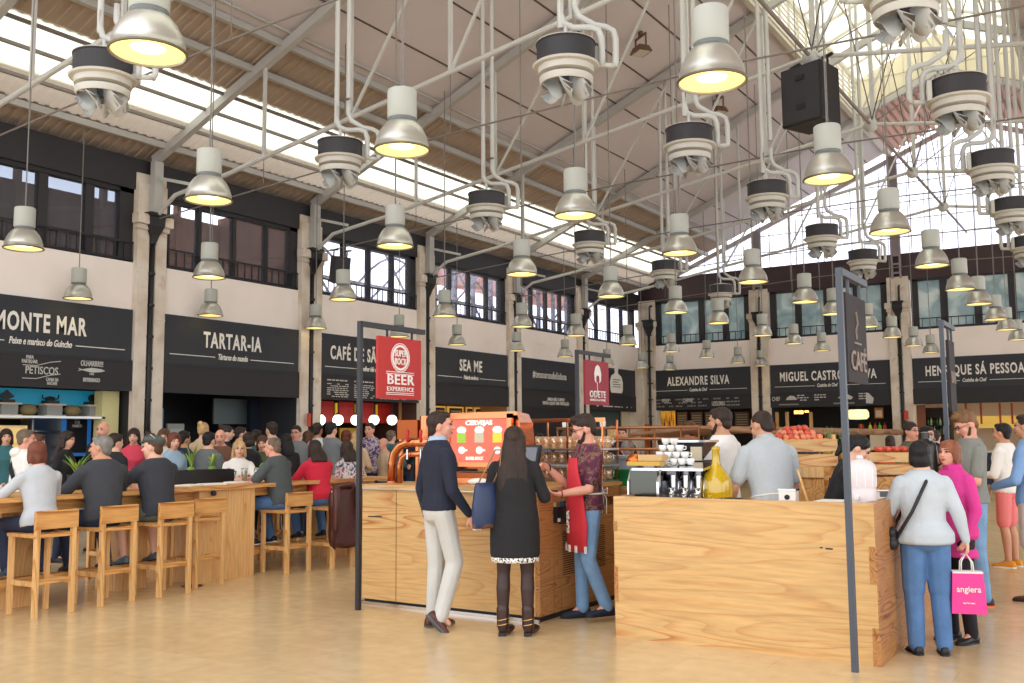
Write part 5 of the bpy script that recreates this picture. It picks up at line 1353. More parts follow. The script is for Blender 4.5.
def remesh(o, vox, sm=4):
    md = o.modifiers.new('skin', 'REMESH'); md.mode = 'VOXEL'; md.voxel_size = vox; md.use_smooth_shade = True
    if sm: m2 = o.modifiers.new('soft', 'SMOOTH'); m2.factor = .5; m2.iterations = sm
    return o
def ering(c, rx, ry, R, n=16):
    return [V(c) + R @ V((rx*math.cos(2*PI*i/n), ry*math.sin(2*PI*i/n), 0)) for i in range(n)]

def person(label, pos, face, H=1.72, sit=None, lean=0, twist=0, head=(0, 0), arms=None, legs=None, top=None, sleeve='long', bottom=None, bkind='trousers',
           hair='dark', hstyle='short', wide=1.0, skin='l', shoes=None, vox=.011, female=False, build=1.0, hem=.90, z0=0, hands=True, faceon=True, group=None, tie=None, fingers=1, collar=None, tuck=False, skirt_hem=.55, legskin=None):
    """a continuous body grown over posed joints; clothes, hair and shoes are its parts"""
    e = empty('person', (pos[0], pos[1], z0), math.radians(face)-PI/2, label, 'person', group)
    s = H/1.725; B = build
    pel = V((0, 0, .95*s))
    if sit: pel = V((0, 0, sit+.10))
    Rl = Matrix.Rotation(-math.radians(lean), 3, 'X') @ Matrix.Rotation(math.radians(twist), 3, 'Z')
    U = lambda x, y, z: pel + Rl @ (V((x*s, y*s, (z-.95)*s)))
    fm_ = .93 if female else 1
    # torso stations: z, half width, half depth, forward offset
    if female: T = [(.84,.10,.09,0),(.90,.165,.115,-.01),(.97,.17,.115,-.01),(1.07,.128,.092,0),(1.16,.13,.095,.005),(1.27,.148,.115,.02),(1.35,.155,.095,.0),(1.395,.15,.08,-.01),(1.43,.12,.07,-.01),(1.462,.08,.06,-.01),(1.49,.055,.053,-.005),(1.52,.05,.05,-.005)]
    else: T = [(.84,.10,.09,0),(.90,.155,.11,0),(.97,.155,.11,0),(1.07,.142,.102,0),(1.18,.155,.11,.005),(1.29,.17,.12,.01),(1.37,.178,.105,.0),(1.41,.168,.09,-.01),(1.45,.135,.076,-.01),(1.482,.09,.066,-.008),(1.505,.065,.06,-.005),(1.535,.058,.056,-.005)]
    def torso(b, off, z_lo, z_hi, flare=0):
        rings = []
        zs = sorted(set([z_lo, z_hi] + [t[0] for t in T if z_lo < t[0] < z_hi]))
        for z in zs:
            for q, r_ in zip(T, T[1:]):
                if q[0] <= z <= r_[0]: f_ = (z-q[0])/(r_[0]-q[0]); w = [q[i]+(r_[i]-q[i])*f_ for i in range(4)]; break
            else: w = list(T[0] if z < T[0][0] else T[-1]); w[1] = .165 if z < T[0][0] else w[1]
            fl = flare*max(0, (1.05-z))
            rings.append([U(0, w[3], z) + Rl @ V(((w[1]*B+off+fl)*s*math.cos(a), (w[2]*B+off+fl*.8)*s*math.sin(a), 0)) for a in [2*PI*i/18 for i in range(18)]])
        b.loft(rings)
    shw = (.155 if female else .178)*(.6+.4*B)
    SH = {sd: U(sd*shw, -.012, 1.372) for sd in (-1, 1)}
    A = {}
    arms = arms or {}
    for sd, key in ((1, 'R'), (-1, 'L')):
        a = arms.get(key, ((.05,-.03,-.29), (.01,.05,-.25)))
        el = SH[sd] + V((sd*a[0][0], a[0][1], a[0][2]))*s; wr = el + V((sd*a[1][0], a[1][1], a[1][2]))*s
        # keep limb lengths human
        ul, fl_ = .285*s*fm_, .255*s*fm_
        el = SH[sd] + (el-SH[sd]).normalized()*ul; wr = el + V((sd*a[1][0], a[1][1], a[1][2])).normalized()*fl_
        A[sd] = (el, wr, a[2] if len(a) > 2 else None, a[3] if len(a) > 3 else 25)
    Lg = {}
    for sd, key in ((1, 'R'), (-1, 'L')):
        hp = pel + V((sd*.088*s, 0, -.02))
        if legs and key in legs:
            k_, a_ = legs[key]; kn = hp + V((sd*k_[0], k_[1], k_[2])).normalized()*.425*s; an = kn + V((sd*a_[0], a_[1], a_[2])).normalized()*.41*s
        elif sit: kn = hp + V((sd*.09, .40, -.02)).normalized()*.425*s; an = kn + V((0, -.12, -.4)).normalized()*.41*s
        else: kn = V((sd*.1*s, .015, .5*s)); an = V((sd*.105*s, -.02, .09*s))
        Lg[sd] = (hp, kn, an)
    # ---- body
    b = MB(); torso(b, 0, .84, 1.51)
    hc0 = U(0, .022, 1.603); nk = U(0, -.012, 1.47)
    Rh = Rl @ Matrix.Rotation(math.radians(head[0]), 3, 'Z') @ Matrix.Rotation(math.radians(lean*.5-head[1]), 3, 'X')
    hs = s*(.97 if female else 1.0)
    Hd = lambda x, y, z: hc0 + Rh @ (V((x, y, z))*hs)
    b.capsule(nk-V((0,0,.04)), Hd(0,-.02,-.05), .055*s*fm_*(.7+.3*B), .05*s*fm_)
    b.ball(Hd(0,-.012,.02), (.075*hs,.095*hs,.093*hs), 16, 12, Rh)
    b.ball(Hd(0,.022,-.035), (.062*hs,.068*hs,.072*hs), 14, 10, Rh); b.ball(Hd(0,.052,-.083), (.032*hs,.03*hs,.026*hs), 10, 8, Rh)
    b.capsule(Hd(0,.086,.012), Hd(0,.106,-.024), .009*hs, .0125*hs, 8)
    b.ball(Hd(0,.075,.03), (.05*hs,.018*hs,.012*hs), 10, 6, Rh)
    for sd, key in ((-1,'L'), (1,'R')):
        b.ball(Hd(sd*.076,-.012,-.012), (.011*hs,.02*hs,.032*hs), 8, 6, Rh); b.ball(Hd(sd*.038,.055,-.025), (.026*hs,.024*hs,.026*hs), 8, 6, Rh)
        el, wr, hd_, curl = A[sd]
        b.capsule(SH[sd], el, .047*s*B*fm_, .036*s*fm_*B); b.capsule(el, el+(wr-el)*.35, .038*s*fm_*B, .04*s*fm_); b.capsule(el+(wr-el)*.35, wr, .04*s*fm_, .025*s*fm_)
        hp, kn, an = Lg[sd]
        lk = 1 if bkind in ('shorts', 'skirt') or bottom is None else .8; b.capsule(hp, kn, .083*s*B*lk, .052*s*lk); cf = kn+(an-kn)*.33; bk = Rl @ V((0,-.012,0)); b.capsule(kn, cf+bk, .05*s*lk, .056*s*lk); b.capsule(cf+bk, an, .055*s*lk, .036*s*lk)
        ft = V(legs[key+'foot'][0]).normalized()*.09*s if (legs and key+'foot' in legs) else V((sd*.01,.085*s,-.055*s)); b.capsule(an, an+ft, .032*s, .022*s)
        # hand: palm, four fingers, thumb
        if hands:
            d = V(hd_[0]).normalized() if hd_ else (wr-el).normalized(); nrm = V(hd_[1]) if hd_ else V((-sd, .15, 0)); nrm = (nrm-d*nrm.dot(d)).normalized(); sw = d.cross(nrm)*(-sd)
            hsz = s*fm_; pc = wr + d*.045*hsz
            Rm = Matrix((sw, nrm, d)).transposed(); b.ball(pc, (.038*hsz,.016*hsz,.052*hsz), 10, 8, Rm); b.capsule(wr, pc, .024*hsz, .02*hsz)
            for i, (o_, L_f) in enumerate(((-.028,.062),(-.0095,.072),(.0095,.07),(.027,.055))):
                c1 = math.radians(curl); p0 = wr + d*.082*hsz + sw*(-o_*hsz*1.0); d1 = d*math.cos(c1)+nrm*math.sin(c1); p1 = p0+d1*L_f*.5*hsz
                d2 = d*math.cos(c1*2.2)+nrm*math.sin(c1*2.2); p2 = p1+d2*L_f*.5*hsz
                b.capsule(p0-d*.02*hsz, p1, .0088*hsz, .008*hsz, 8); b.capsule(p1, p2, .008*hsz, .007*hsz, 8)
            t0 = wr + d*.03*hsz + sw*.03*hsz; t1 = t0 + (sw*.7+d*.75+nrm*.25).normalized()*.032*hsz; t2 = t1+(d*.85+nrm*.5+sw*.2).normalized()*.028*hsz
            b.capsule(t0, t1, .011*hsz, .0095*hsz, 8); b.capsule(t1, t2, .0095*hsz, .008*hsz, 8)
        else: d = (wr-el).normalized(); b.ball(wr+d*.06*s, (.035*s,.03*s,.05*s), 8, 6)
    body = remesh(b.build('body', SK[skin] if legskin is None else SK[skin], e), vox*.62 if (hands and vox < .014) else vox, 3)
    # ---- face
    if faceon:
        for sd in (-1, 1):
            MB().ball(Hd(sd*.031,.083,.012), (.014*hs,.009*hs,.0075*hs), 8, 6, Rh).build('eye', eye_m, e, True)
            MB().capsule(Hd(sd*.018,.092,.034), Hd(sd*.046,.082,.034), .0045*hs, .003*hs, 6).build('eyebrow', brow_m, e, True)
        MB().ball(Hd(0,.088,-.057), (.023*hs,.01*hs,.008*hs), 8, 6, Rh).build('lips', lip_m, e, True)
    # ---- clothes
    if top is not None:
        b = MB(); torso(b, .016 if not tuck else .013, hem, 1.482 if not collar else 1.49, .10 if not tuck and not sit else .02)
        for sd in (-1, 1):
            el, wr = A[sd][0], A[sd][1]
            if sleeve == 'long': b.capsule(SH[sd], el, .060*s*B*fm_, .052*s*B*fm_); b.capsule(el, el+(wr-el)*.93, .052*s*B*fm_, .036*s)
            elif sleeve == 'short': b.capsule(SH[sd], SH[sd]+(el-SH[sd])*.72, .062*s*B*fm_, .06*s*B*fm_)
            elif sleeve == 'mid': b.capsule(SH[sd], el, .066*s*B*fm_, .055*s*fm_); b.capsule(el, el+(wr-el)*.35, .05*s*fm_, .047*s)
        remesh(b.build({'long':'sweater','short':'shirt','mid':'blouse','none':'vest'}.get(sleeve,'shirt'), top, e), vox, 4)
    if collar is not None:
        b = MB(); b.loft([[U(0,-.01,1.465)+Rl @ V((r_*s*math.cos(a), r_*.95*s*math.sin(a), 0)) for a in [2*PI*i/16 for i in range(16)]] for r_ in (.09,)] + [[U(0,-.008,1.52)+Rl @ V((.066*s*math.cos(a), .064*s*math.sin(a), .012*math.sin(a)*0)) for a in [2*PI*i/16 for i in range(16)]]])
        b.build('collar', collar, e, True)
    if bottom is not None:
        b = MB()
        if bkind in ('trousers', 'shorts', 'leggings'):
            o_ = .014 if bkind != 'leggings' else .004
            torso(b, o_-.003, .85, 1.0)
            for sd in (-1, 1):
                hp, kn, an = Lg[sd]
                if bkind == 'trousers': W=wide; b.capsule(hp, kn, .092*s*B, .068*s*(.5+.5*B)*W); b.capsule(kn, kn+(an-kn)*.5, .068*s*W, .063*s*W); b.capsule(kn+(an-kn)*.5, an-(kn-an).normalized()*.012*s, .063*s*W, .057*s*W)
                elif bkind == 'leggings': b.capsule(hp, kn, .086*s*B, .056*s); b.capsule(kn, kn+(an-kn)*.33+V((0,-.012,0)), .056*s, .061*s); b.capsule(kn+(an-kn)*.33+V((0,-.012,0)), an, .06*s, .04*s)
                else: b.capsule(hp, hp+(kn-hp)*.92, .095*s*B, .082*s)
            b.ball(pel+V((0,-.02,-.04)), (.13*s*B,.105*s*B,.10*s))
        else:
            rings = []
            for z, r_ in ((1.02,.15),(.95,.18),(.8,.2),(skirt_hem,.205)): rings.append([V((0,0,0))+V((r_*s*B*math.cos(a), r_*.8*s*B*math.sin(a)-.005, z*s)) for a in [2*PI*i/20 for i in range(20)]])
            b.loft(rings[::-1])
        remesh(b.build(bkind, bottom, e), vox, 4)
    # ---- shoes
    if shoes is not None:
        for sd in (-1, 1):
            an = Lg[sd][2]; up_ = (Lg[sd][1]-an).normalized(); key = 'R' if sd > 0 else 'L'
            pitch = 0
            if legs and key in legs and len(legs[key]) > 2: pass
            f = V((sd*.12, 1, 0)).normalized() if not sit else V((0,1,-.15)).normalized()
            dn = -up_ if sit else V((0,0,-1))
            if legs and key+'foot' in legs: f, dn = (V(q).normalized() for q in legs[key+'foot'])
            w = f.cross(dn).normalized(); rings = []
            for t, hw, hh in ((-.075,.02,.05),(-.065,.034,.07),(-.02,.037,.085),(.04,.038,.07),(.10,.045,.05),(.15,.044,.042),(.185,.03,.032),(.195,.012,.02)):
                c = an + f*t*s*fm_ + dn*.09*s
                rings.append([c+w*hw*s*math.cos(a)*(1 if math.sin(a) > -.1 else .95)-dn*((hh*s*.5)*(1+max(-1, math.sin(a)*1.15))) for a in [2*PI*i/12 for i in range(12)]])
            mt, sole = shoes if isinstance(shoes, tuple) else (shoes, black)
            sh = MB().loft(rings).build('shoe', mt, e, True)
            b = MB(); b.loft([[an+f*t*s*fm_+dn*(.09*s+k)+w*(x*hw) for t, hw in ((-.078,.02),(-.05,.036),(.03,.036),(.1,.046),(.16,.044),(.2,.012)) for x in (1,)] + [an+f*t*s*fm_+dn*(.09*s+k)-w*hw for t, hw in ((.2,.012),(.16,.044),(.1,.046),(.03,.036),(-.05,.036),(-.078,.02))] for k in (-.014, .0)]); b.build('sole', sole, sh)
    # ---- hair
    if hstyle:
        hm = HC[hair]; b = MB(); hv = min(vox, .010)
        if hstyle in ('short', 'receding', 'crop'):
            k = {'short':1.0,'receding':.94,'crop':.93}[hstyle]; b.ball(Hd(0,-.026,.035), (.083*hs*k**.5,.098*hs*k,.088*hs*k), 16, 12, Rh); b.ball(Hd(0,-.062,-.025), (.066*hs,.045*hs,.062*hs), 12, 8, Rh)
            if hstyle == 'short': b.ball(Hd(0,.03,.085), (.06*hs,.05*hs,.03*hs), 10, 8, Rh)
        elif hstyle == 'quiff':
            b.ball(Hd(0,-.026,.045), (.082*hs,.1*hs,.09*hs), 16, 12, Rh); b.ball(Hd(0,-.065,-.02), (.064*hs,.042*hs,.06*hs), 12, 8, Rh); b.ball(Hd(0,.035,.105), (.058*hs,.055*hs,.036*hs), 10, 8, Rh)
        elif hstyle == 'bob':
            b.ball(Hd(0,-.022,.035), (.092*hs,.107*hs,.094*hs), 16, 12, Rh); b.ball(Hd(0,-.05,-.04), (.088*hs,.07*hs,.085*hs), 14, 10, Rh)
            for sd in (-1,1): b.ball(Hd(sd*.075,.0,-.03), (.02*hs,.045*hs,.07*hs), 8, 8, Rh)
            b.ball(Hd(0,.045,.085), (.06*hs,.045*hs,.03*hs), 10, 8, Rh)
        elif hstyle in ('long', 'mid', 'curly'):
            L = {'long':.44,'mid':.20,'curly':.17}[hstyle]; wd_ = {'long':.135,'mid':.10,'curly':.12}[hstyle]
            b.ball(Hd(0,-.022,.035), (.09*hs,.106*hs,.096*hs), 16, 12, Rh)
            dnv = Rl @ V((0,0,-1)); back = Rl @ V((0,-1,0)); side = Rl @ V((1,0,0)); rings = []
            for t in [i/8 for i in range(9)]:
                c = Hd(0,-.05,0) + dnv*(L+.03)*t*s + back*(.035*math.sin(t*PI*.8)+.045*t)*s; ww = (.085+(wd_-.085)*min(1, t*2)-.012*max(0,t-.7)/.3)*s; dd = (.062-.02*t)*s
                rings.append([c+side*ww*math.cos(a)+back*dd*math.sin(a) for a in [2*PI*i/14 for i in range(14)]])
            b.loft(rings)
            for sd in (-1,1): b.capsule(Hd(sd*.078,.0,.03), Hd(sd*.085,.0,-.10), .02*hs, .022*hs)
            b.ball(Hd(0,.04,.09), (.055*hs,.04*hs,.025*hs), 10, 8, Rh)
        elif hstyle in ('bun', 'pony'):
            b.ball(Hd(0,-.022,.033), (.083*hs,.1*hs,.09*hs), 16, 12, Rh); b.ball(Hd(0,-.06,-.02), (.066*hs,.045*hs,.06*hs), 12, 8, Rh)
            if hstyle == 'bun': b.ball(Hd(0,-.10,.09), (.045*hs,)*3, 12, 8)
            else: b.capsule(Hd(0,-.10,.03), Hd(0,-.125,-.05), .035*hs, .04*hs); b.capsule(Hd(0,-.125,-.05), Hd(0,-.13,-.15), .04*hs, .022*hs)
        elif hstyle == 'sides':
            b.ball(Hd(0,-.055,-.02), (.078*hs,.058*hs,.05*hs), 14, 10, Rh)
        remesh(b.build('hair', hm, e), hv, 2)
    e['_h'] = 0; del e['_h']
    return e, dict(s=s, A=A, Hd=Hd, U=U, SH=SH, Rh=Rh, Rl=Rl, Lg=Lg, hs=hs, pel=pel)

def glasses(e, J, mt=None):
    Hd = J['Hd']; b = MB()
    for sd in (-1, 1):
        b.tube([Hd(sd*.031+.018*math.cos(a), .098, .010+.013*math.sin(a)) for a in [2*PI*i/10 for i in range(11)]], .0022, 5); b.tube([Hd(sd*.05,.096,.014), Hd(sd*.077,.0,.008)], .0022, 5)
    b.tube([Hd(-.013,.1,.014), Hd(.013,.1,.014)], .0022, 5); b.build('glasses', mt or black, e)
def beard(e, J, hair, full=True):
    Hd, hs = J['Hd'], J['hs']; b = MB(); b.ball(Hd(0,.045,-.09), (.05*hs,.048*hs,.036*hs), 12, 8, J['Rh'])
    for sd in (-1,1): b.capsule(Hd(sd*.066,.0,-.02), Hd(sd*.045,.045,-.085), .012*hs, .018*hs)
    remesh(b.build('beard', HC[hair], e), .007, 2)
def toworld(e, p): return Matrix.Translation(e.location) @ Matrix.Rotation(e.rotation_euler.z, 4, 'Z') @ V(p)

white_c = cloth('white', (234,230,224)); blk = cloth('black', (32,31,34)); navy_c = cloth('navy', (34,38,54)); char = cloth('charcoal', (62,64,70)); lgrey = cloth('light_grey', (186,190,196)); grey_t = cloth('grey', (134,136,130)); dgrey = cloth('dark_grey', (78,84,86))
shoe_b = M('shoe_brown', (84,44,32), .35, var=.15); shoe_k = M('shoe_black', (34,32,34), .4)
# ---- the man in the navy sweater
mu = MB
e, J = person('man in navy sweater and pale trousers walking past the beer stand', (-5.12, 6.74), 62, H=1.84, wide=1.08, head=(-27,0), top=navy_c, bottom=cloth('stone_trousers', (196,194,188), .8, .25), hair='dark', hstyle='short', skin='r', shoes=(shoe_b, M('sole_grey', (90,96,104), .7)),
    vox=.010, build=1.0, hem=.93, collar=M('cloth_pale_blue', (164,190,214), .8),
    arms={'R': ((.06,.02,-.28),(.0,.16,-.2),((.05,.45,-.9),(-1,.3,0)),40), 'L': ((.05,-.04,-.28),(.0,.06,-.25))},
    legs={'L': ((.0,.02,-.42),(-.01,-.03,-.41)), 'R': ((.02,.09,-.41),(.02,-.13,-.385)), 'Rfoot': ((.25,.62,-.74),(0,-.78,-.62))})
pw = J['A'][1][1]; MB().box(pw+V((.0,.06,-.08)), (.05,.06,.09)).build('paper_ticket', papm, loc=toworld(e,(0,0,0)), props=('small white paper in the hand of the man in the navy sweater','paper')).rotation_euler.z = e.rotation_euler.z
# ---- woman in black
e, J = person('woman in short black dress and dark tights with long brown hair, seen from behind', (-4.42, 6.86), 117, H=1.70, female=True, top=blk, hem=1.0, sleeve='long', bottom=None, hair='dark', hstyle='long', skin='m', shoes=None, vox=.010, build=1.1, tuck=True, head=(-8,0),
    arms={'R': ((.10,.02,-.27),(-.06,.22,.06)), 'L': ((.07,.03,-.28),(-.08,.22,.06))})
s = J['s']
tights = M('tights', (58,40,38), .5, var=.1); b = MB()
for sd in (-1,1):
    hp, kn, an = J['Lg'][sd]; b.capsule(hp, kn, .09*s, .058*s); cf = kn+(an-kn)*.33+V((0,-.012,0)); b.capsule(kn, cf, .056*s, .062*s); b.capsule(cf, an, .06*s, .04*s)
remesh(b.build('tights', tights, e), .010, 4)
b = MB(); rings = []
for z, rx, ry in ((.635,.20,.16),(.66,.21,.165),(.8,.212,.16),(.95,.205,.152),(1.07,.185,.135),(1.2,.176,.135),(1.3,.172,.13)): rings.append([V((rx*s*math.cos(a), ry*s*math.sin(a)-.012, z*s)) for a in [2*PI*i/28 for i in range(28)]])
b.loft(rings); remesh(b.build('dress', blk, e), .010, 4)
b = MB(); rings = [[V(((.197+.004*(i%2))*s*math.cos(2*PI*i/36), (.157+.004*(i%2))*s*math.sin(2*PI*i/36)-.012, z*s)) for i in range(36)] for z in (.60,.65)]; b.loft(rings); b.build('lace_hem', spotted('lace', [(.4,(40,36,40)),(.5,(236,232,226))], 60), e, True)
boot = M('boot_brown', (58,36,32), .3, var=.1)
for sd in (-1,1):
    an = J['Lg'][sd][2]; b = MB(); b.capsule(an+V((0,0,.12)), an+V((0,-.005,-.02)), .056*s, .05*s); rings=[]
    b.capsule(an+V((0,-.01,-.04)), an+V((.05,.10,-.05)), .042*s, .036*s); b.capsule(an+V((0,0,-.05)), an+V((.06,.14,-.055)), .034*s, .028*s); bo = remesh(b.build('ankle_boot', boot, e), .008, 2)
    MB().box(an+V((0,-.045,-.075)), (.06,.05,.03)).build('heel', black, e); b = MB()
    for z in (.0,.04): b.tube([an+V((.05*math.cos(a),.05*math.sin(a)-.004,z+.01*math.cos(a))) for a in [2*PI*i/14 for i in range(15)]], .004, 5)
    b.build('buckle_strap', M('gold_metal', (200,160,90), .3, metal=1), e)
# shoulder bag
e2 = empty('shoulder_bag', toworld(e, (-.235,-.10,.87)), e.rotation_euler.z+math.radians(-48), 'navy blue leather bag hanging from the shoulder of the woman in black', 'bag')
bag = M('navy_leather', (44,58,92), .35, bump=.1); b = MB(); rings = []
for t, wy, wx in ((0,.15,.05),(.03,.165,.06),(.15,.16,.06),(.27,.13,.045),(.30,.12,.03)): rings.append([V((wx*math.copysign(abs(math.cos(a))**.6, math.cos(a)), wy*math.copysign(abs(math.sin(a))**.6, math.sin(a)), t)) for a in [2*PI*i/20 for i in range(20)]])
b.loft(rings); b.build('pouch', bag, e2, True); rings = [[V((p.x*1.03, p.y*1.03, z)) for p in [V((.058*math.cos(a), .163*math.sin(a), 0)) for a in [2*PI*i/20 for i in range(20)]]] for z in (-.002,.03)]
MB().loft(rings).build('base_trim', M('bag_brown', (96,62,46), .5), e2, True)
e2.scale = (.9,.72,1.22)
MB().tube([V((.0,-.10,.29)), V((.05,-.02,.40)), V((.10,.06,.52)), V((.12,.12,.52)), V((.09,.13,.40)), V((0,.11,.29))], .008, 6).build('strap', M('tan_strap', (150,116,84), .5), e2, True)
# ---- barista
mt_t = spotted('maroon_print', [(.42,(84,36,58)),(.5,(110,52,72)),(.56,(132,100,76)),(.62,(70,34,52))], 16)
e, J = person('barista in maroon patterned T-shirt, jeans and red apron', (-4.23, 7.76), 232, H=1.80, head=(-20,20), top=mt_t, sleeve='short', bottom=denim, hair='dark', hstyle='quiff', skin='r', shoes=M('shoe_navy', (36,44,62), .7), vox=.010, hem=.92, faceon=True,
    arms={'R': ((.03,.10,-.27),(-.02,.2,.17),((-.3,1,.45),(-.7,.2,-.6)),35), 'L': ((.02,.08,-.28),(-.02,.25,-.03),((-.1,1,.1),(0,.1,1)),30)},
    legs={'R': ((.0,.02,-.42),(.0,.0,-.41)), 'L': ((.03,.05,-.42),(.0,-.16,-.38))})
glasses(e, J); s = J['s']; beard(e, J, 'dark')
b = MB()
for k in range(1): 
    outl = [(-.09,1.32),(.09,1.32),(.17,1.05),(.2,.62),(-.2,.62),(-.17,1.05)]
    b.prism([(x*s, z*s) for x, z in outl], (0,.155*s,0), (1,0,0), (0,0,1), -.012)
apr = MB(); rings = []
for z, hw in ((.58,.20),(.8,.21),(1.0,.175),(1.1,.16),(1.25,.11),(1.36,.08)):
    rr = []
    for i in range(9):
        a = -1+i/4; x = a*hw; y = (.165 if z < 1.3 else .15)-.06*a*a*(hw/.2)+.0
        rr.append(V((x*s, y*s, z*s)))
    rr += [V((p.x, p.y-.01, p.z)) for p in rr[::-1]]; rings.append(rr)
b.bm.free()
apr.loft(rings); red_c = M('cloth_red_apron', (212,52,64), .8, bump=.2); ap_ = apr.build('apron', red_c, e, True)
hemr = []
b = MB()
for i in range(0, 9, 2):
    a = -1+i/4; x = a*.2; y = .168-.06*a*a; b.box((x*s, y*s, .60*s), (.028,.014,.06))
b.build('apron_stripes', white_c, ap_)
letters('SUPER', .07, white_c, (.0,.176*s,.82*s), (0,0,1), (1,0,0), ap_, width=.2, bold=.02)
b = MB(); b.tube([J['U'](.15*math.cos(a)*1.15, .13*math.sin(a)*1.05, 1.06) for a in [2*PI*i/20 for i in range(21)]], .008, 6); 
for dx in (-.03,.03): b.tube([V((dx*.3,-.145*s,1.07*s)), V((dx,-.17*s,1.0*s)), V((dx*1.6,-.16*s,.88*s))], .006, 5); b.tube([V((0,-.15*s,1.07*s)), V((dx*1.8,-.17*s,1.1*s)), V((dx*2,-.165*s,1.05*s)), V((0,-.15*s,1.07*s))], .006, 5)
b.build('apron_tie', white_c, e, True)
b = MB(); b.tube([J['U'](.09,.06,1.36), J['U'](.075,-.02,1.47), J['U'](0,-.075,1.48), J['U'](-.075,-.02,1.47), J['U'](-.09,.06,1.36)], .009, 6); b.build('neck_strap', white_c, e, True)
wr = J['A'][-1][1]; MB().tube([wr+V((.03*math.cos(a), -.01, .03*math.sin(a))) for a in [2*PI*i/10 for i in range(11)]], .007, 6).build('wristband', M('band_red', (150,60,60), .6), e)
wr = J['A'][1][1]; MB().tube([wr+V((.03*math.cos(a), -.01, .03*math.sin(a))) for a in [2*PI*i/10 for i in range(11)]], .007, 6).build('wristwatch', black, e)
q = toworld(e, J['A'][-1][1]+V((.02,.11,.02))); MB().box((0,0,0), (.09,.16,.025)).build('handheld_device', black, loc=q, props=('black handheld order device in the hand of the barista','device')).rotation_euler.z = e.rotation_euler.z
# ---- woman in pale grey top and jeans
e, J = person('woman with short black hair in pale grey top and blue jeans, seen from behind', (-1.42, 7.82), 112, H=1.56, female=True, build=1.22, head=(-12,0), top=cloth('pale_blue_grey', (190,198,204)), hem=.88, bottom=denim_d, wide=1.18, hair='black', hstyle='bob', skin='l', shoes=shoe_k, vox=.010,
    arms={'R': ((.10,-.02,-.27),(.06,.03,-.24),((.1,0,-1),(-1,.1,0)),45), 'L': ((.10,.08,-.26),(.0,.22,.04))})
s = J['s']; U = J['U']
b = MB(); b.tube([U(.06,-.02,1.47), U(.0,-.13,1.38), U(-.12,-.165,1.15), U(-.215,-.12,.98), U(-.24,-.02,.90)], .014, 6); b.tube([U(.06,-.02,1.47), U(.04,.10,1.4), U(-.1,.18,1.2), U(-.22,.12,.98), U(-.24,-.02,.90)], .014, 6)
o = b.build('bag_strap', black, None, True); e3 = empty('crossbody_bag', e.location, e.rotation_euler.z, 'small black cross body bag of the woman in the pale grey top', 'bag'); o.parent = e3
b = MB(); b.capsule((-.24,-.06,.80),(-.24,.08,.80),.05,.05); b.capsule((-.24,-.06,.88),(-.24,.08,.88),.045,.045); remesh(b.build('pouch', M('black_leather', (36,34,38), .4), e3), .012, 3)
# pink paper bag in her right hand
wrw = toworld(e, J['A'][1][1]+V((.0,.02,-.06)))
pk = M('pink_paper', (236,66,150), .55)
eb_ = empty('paper_shopping_bag', (wrw.x-.0, wrw.y-.03, wrw.z-.45), math.radians(18), 'bright pink paper shopping bag with white handles', 'bag')
b = MB(); b.loft([[V((-.14,-.05,0)),V((.14,-.05,0)),V((.14,.05,0)),V((-.14,.05,0))],[V((-.12,-.055,.34)),V((.12,-.055,.34)),V((.12,.055,.34)),V((-.12,.055,.34))]]); b.build('body', pk, eb_)
for y in (-.045,.045): MB().tube([(-.05,y,.33),(-.045,y*.8,.42),(-.0,y*.2,.49),(.045,y*.8,.42),(.05,y,.33)], .006, 6).build('handle', white_c, eb_, True)
eb_.scale = (.86,.86,.88)
letters('angiera', .07, white_letter, (.0,-.0565,.20), (1,0,-.0), (0,.03,1), eb_, width=.19, bold=.01)
letters('www.', .025, white_letter, (.0,-.0545,.09), (1,0,0), (0,.03,1), eb_, width=.1)
MB().b2(-.12,.12,-.057,.057,.33,.345).build('fold_edge', white_c, eb_)
# papers in her left hand (menu card)
wl_ = toworld(e, J['A'][-1][1]+V((0,.08,.03))); o = MB().box((0,0,0), (.16,.22,.008), Matrix.Rotation(.7,3,'X')).build('menu_card', papm, loc=wl_, props=('white menu card with dark border held by the woman in the pale grey top','card')); o.rotation_euler.z = e.rotation_euler.z
MB().box((0,0,.005), (.13,.18,.004), Matrix.Rotation(.7,3,'X')).build('border', M('card_dark', (90,90,92), .6), o)
# ---- woman in pink
e, J = person('woman with red hair in a bright pink coat facing left', (-1.30, 8.40), 232, H=1.56, female=True, build=1.12, head=(14,-4), top=cloth('pink_coat', (216,60,144)), collar=M('cloth_pink_coat'), hem=.72, bottom=cloth('black_trousers', (38,34,40)), hair='red', hstyle='bob', skin='r', shoes=shoe_k, vox=.010,
    arms={'R': ((.07,.06,-.27),(-.1,.22,.0)), 'L': ((.08,.0,-.28),(-.02,.10,-.22))})
# ---- man in grey T-shirt
e, J = person('bearded man with ginger hair in grey T-shirt and jeans looking down at his drink', (-1.42, 10.25), 212, H=1.82, head=(0,30), top=grey_t, sleeve='short', bottom=denim, hair='ginger', hstyle='quiff', skin='r', shoes=(M('shoe_sport', (50,44,50), .6, var=.4, scale=30), M('sole_orange', (240,110,60), .6)), vox=.011, hem=.9, build=1.02,
    arms={'R': ((.03,.14,-.25),(-.10,.15,.21),((-.4,.4,1),(-.9,.5,0)),50), 'L': ((.04,.06,-.27),(-.10,.24,-.03),((-.4,1,.1),(-.6,0,-.3)),35)})
beard(e, J, 'brown'); glasses(e, J)
b = MB(); b.box(J['U'](.06,.135,1.28), (.10,.012,.13)); b.build('chest_print', M('print_grey', (100,108,96), .8), e)
q = toworld(e, J['A'][1][1]+V((-.045,.05,.0))); beer_glass((q.x, q.y, q.z-.02), 'tall glass of pale beer held up before the bearded man in grey', .2, .12)
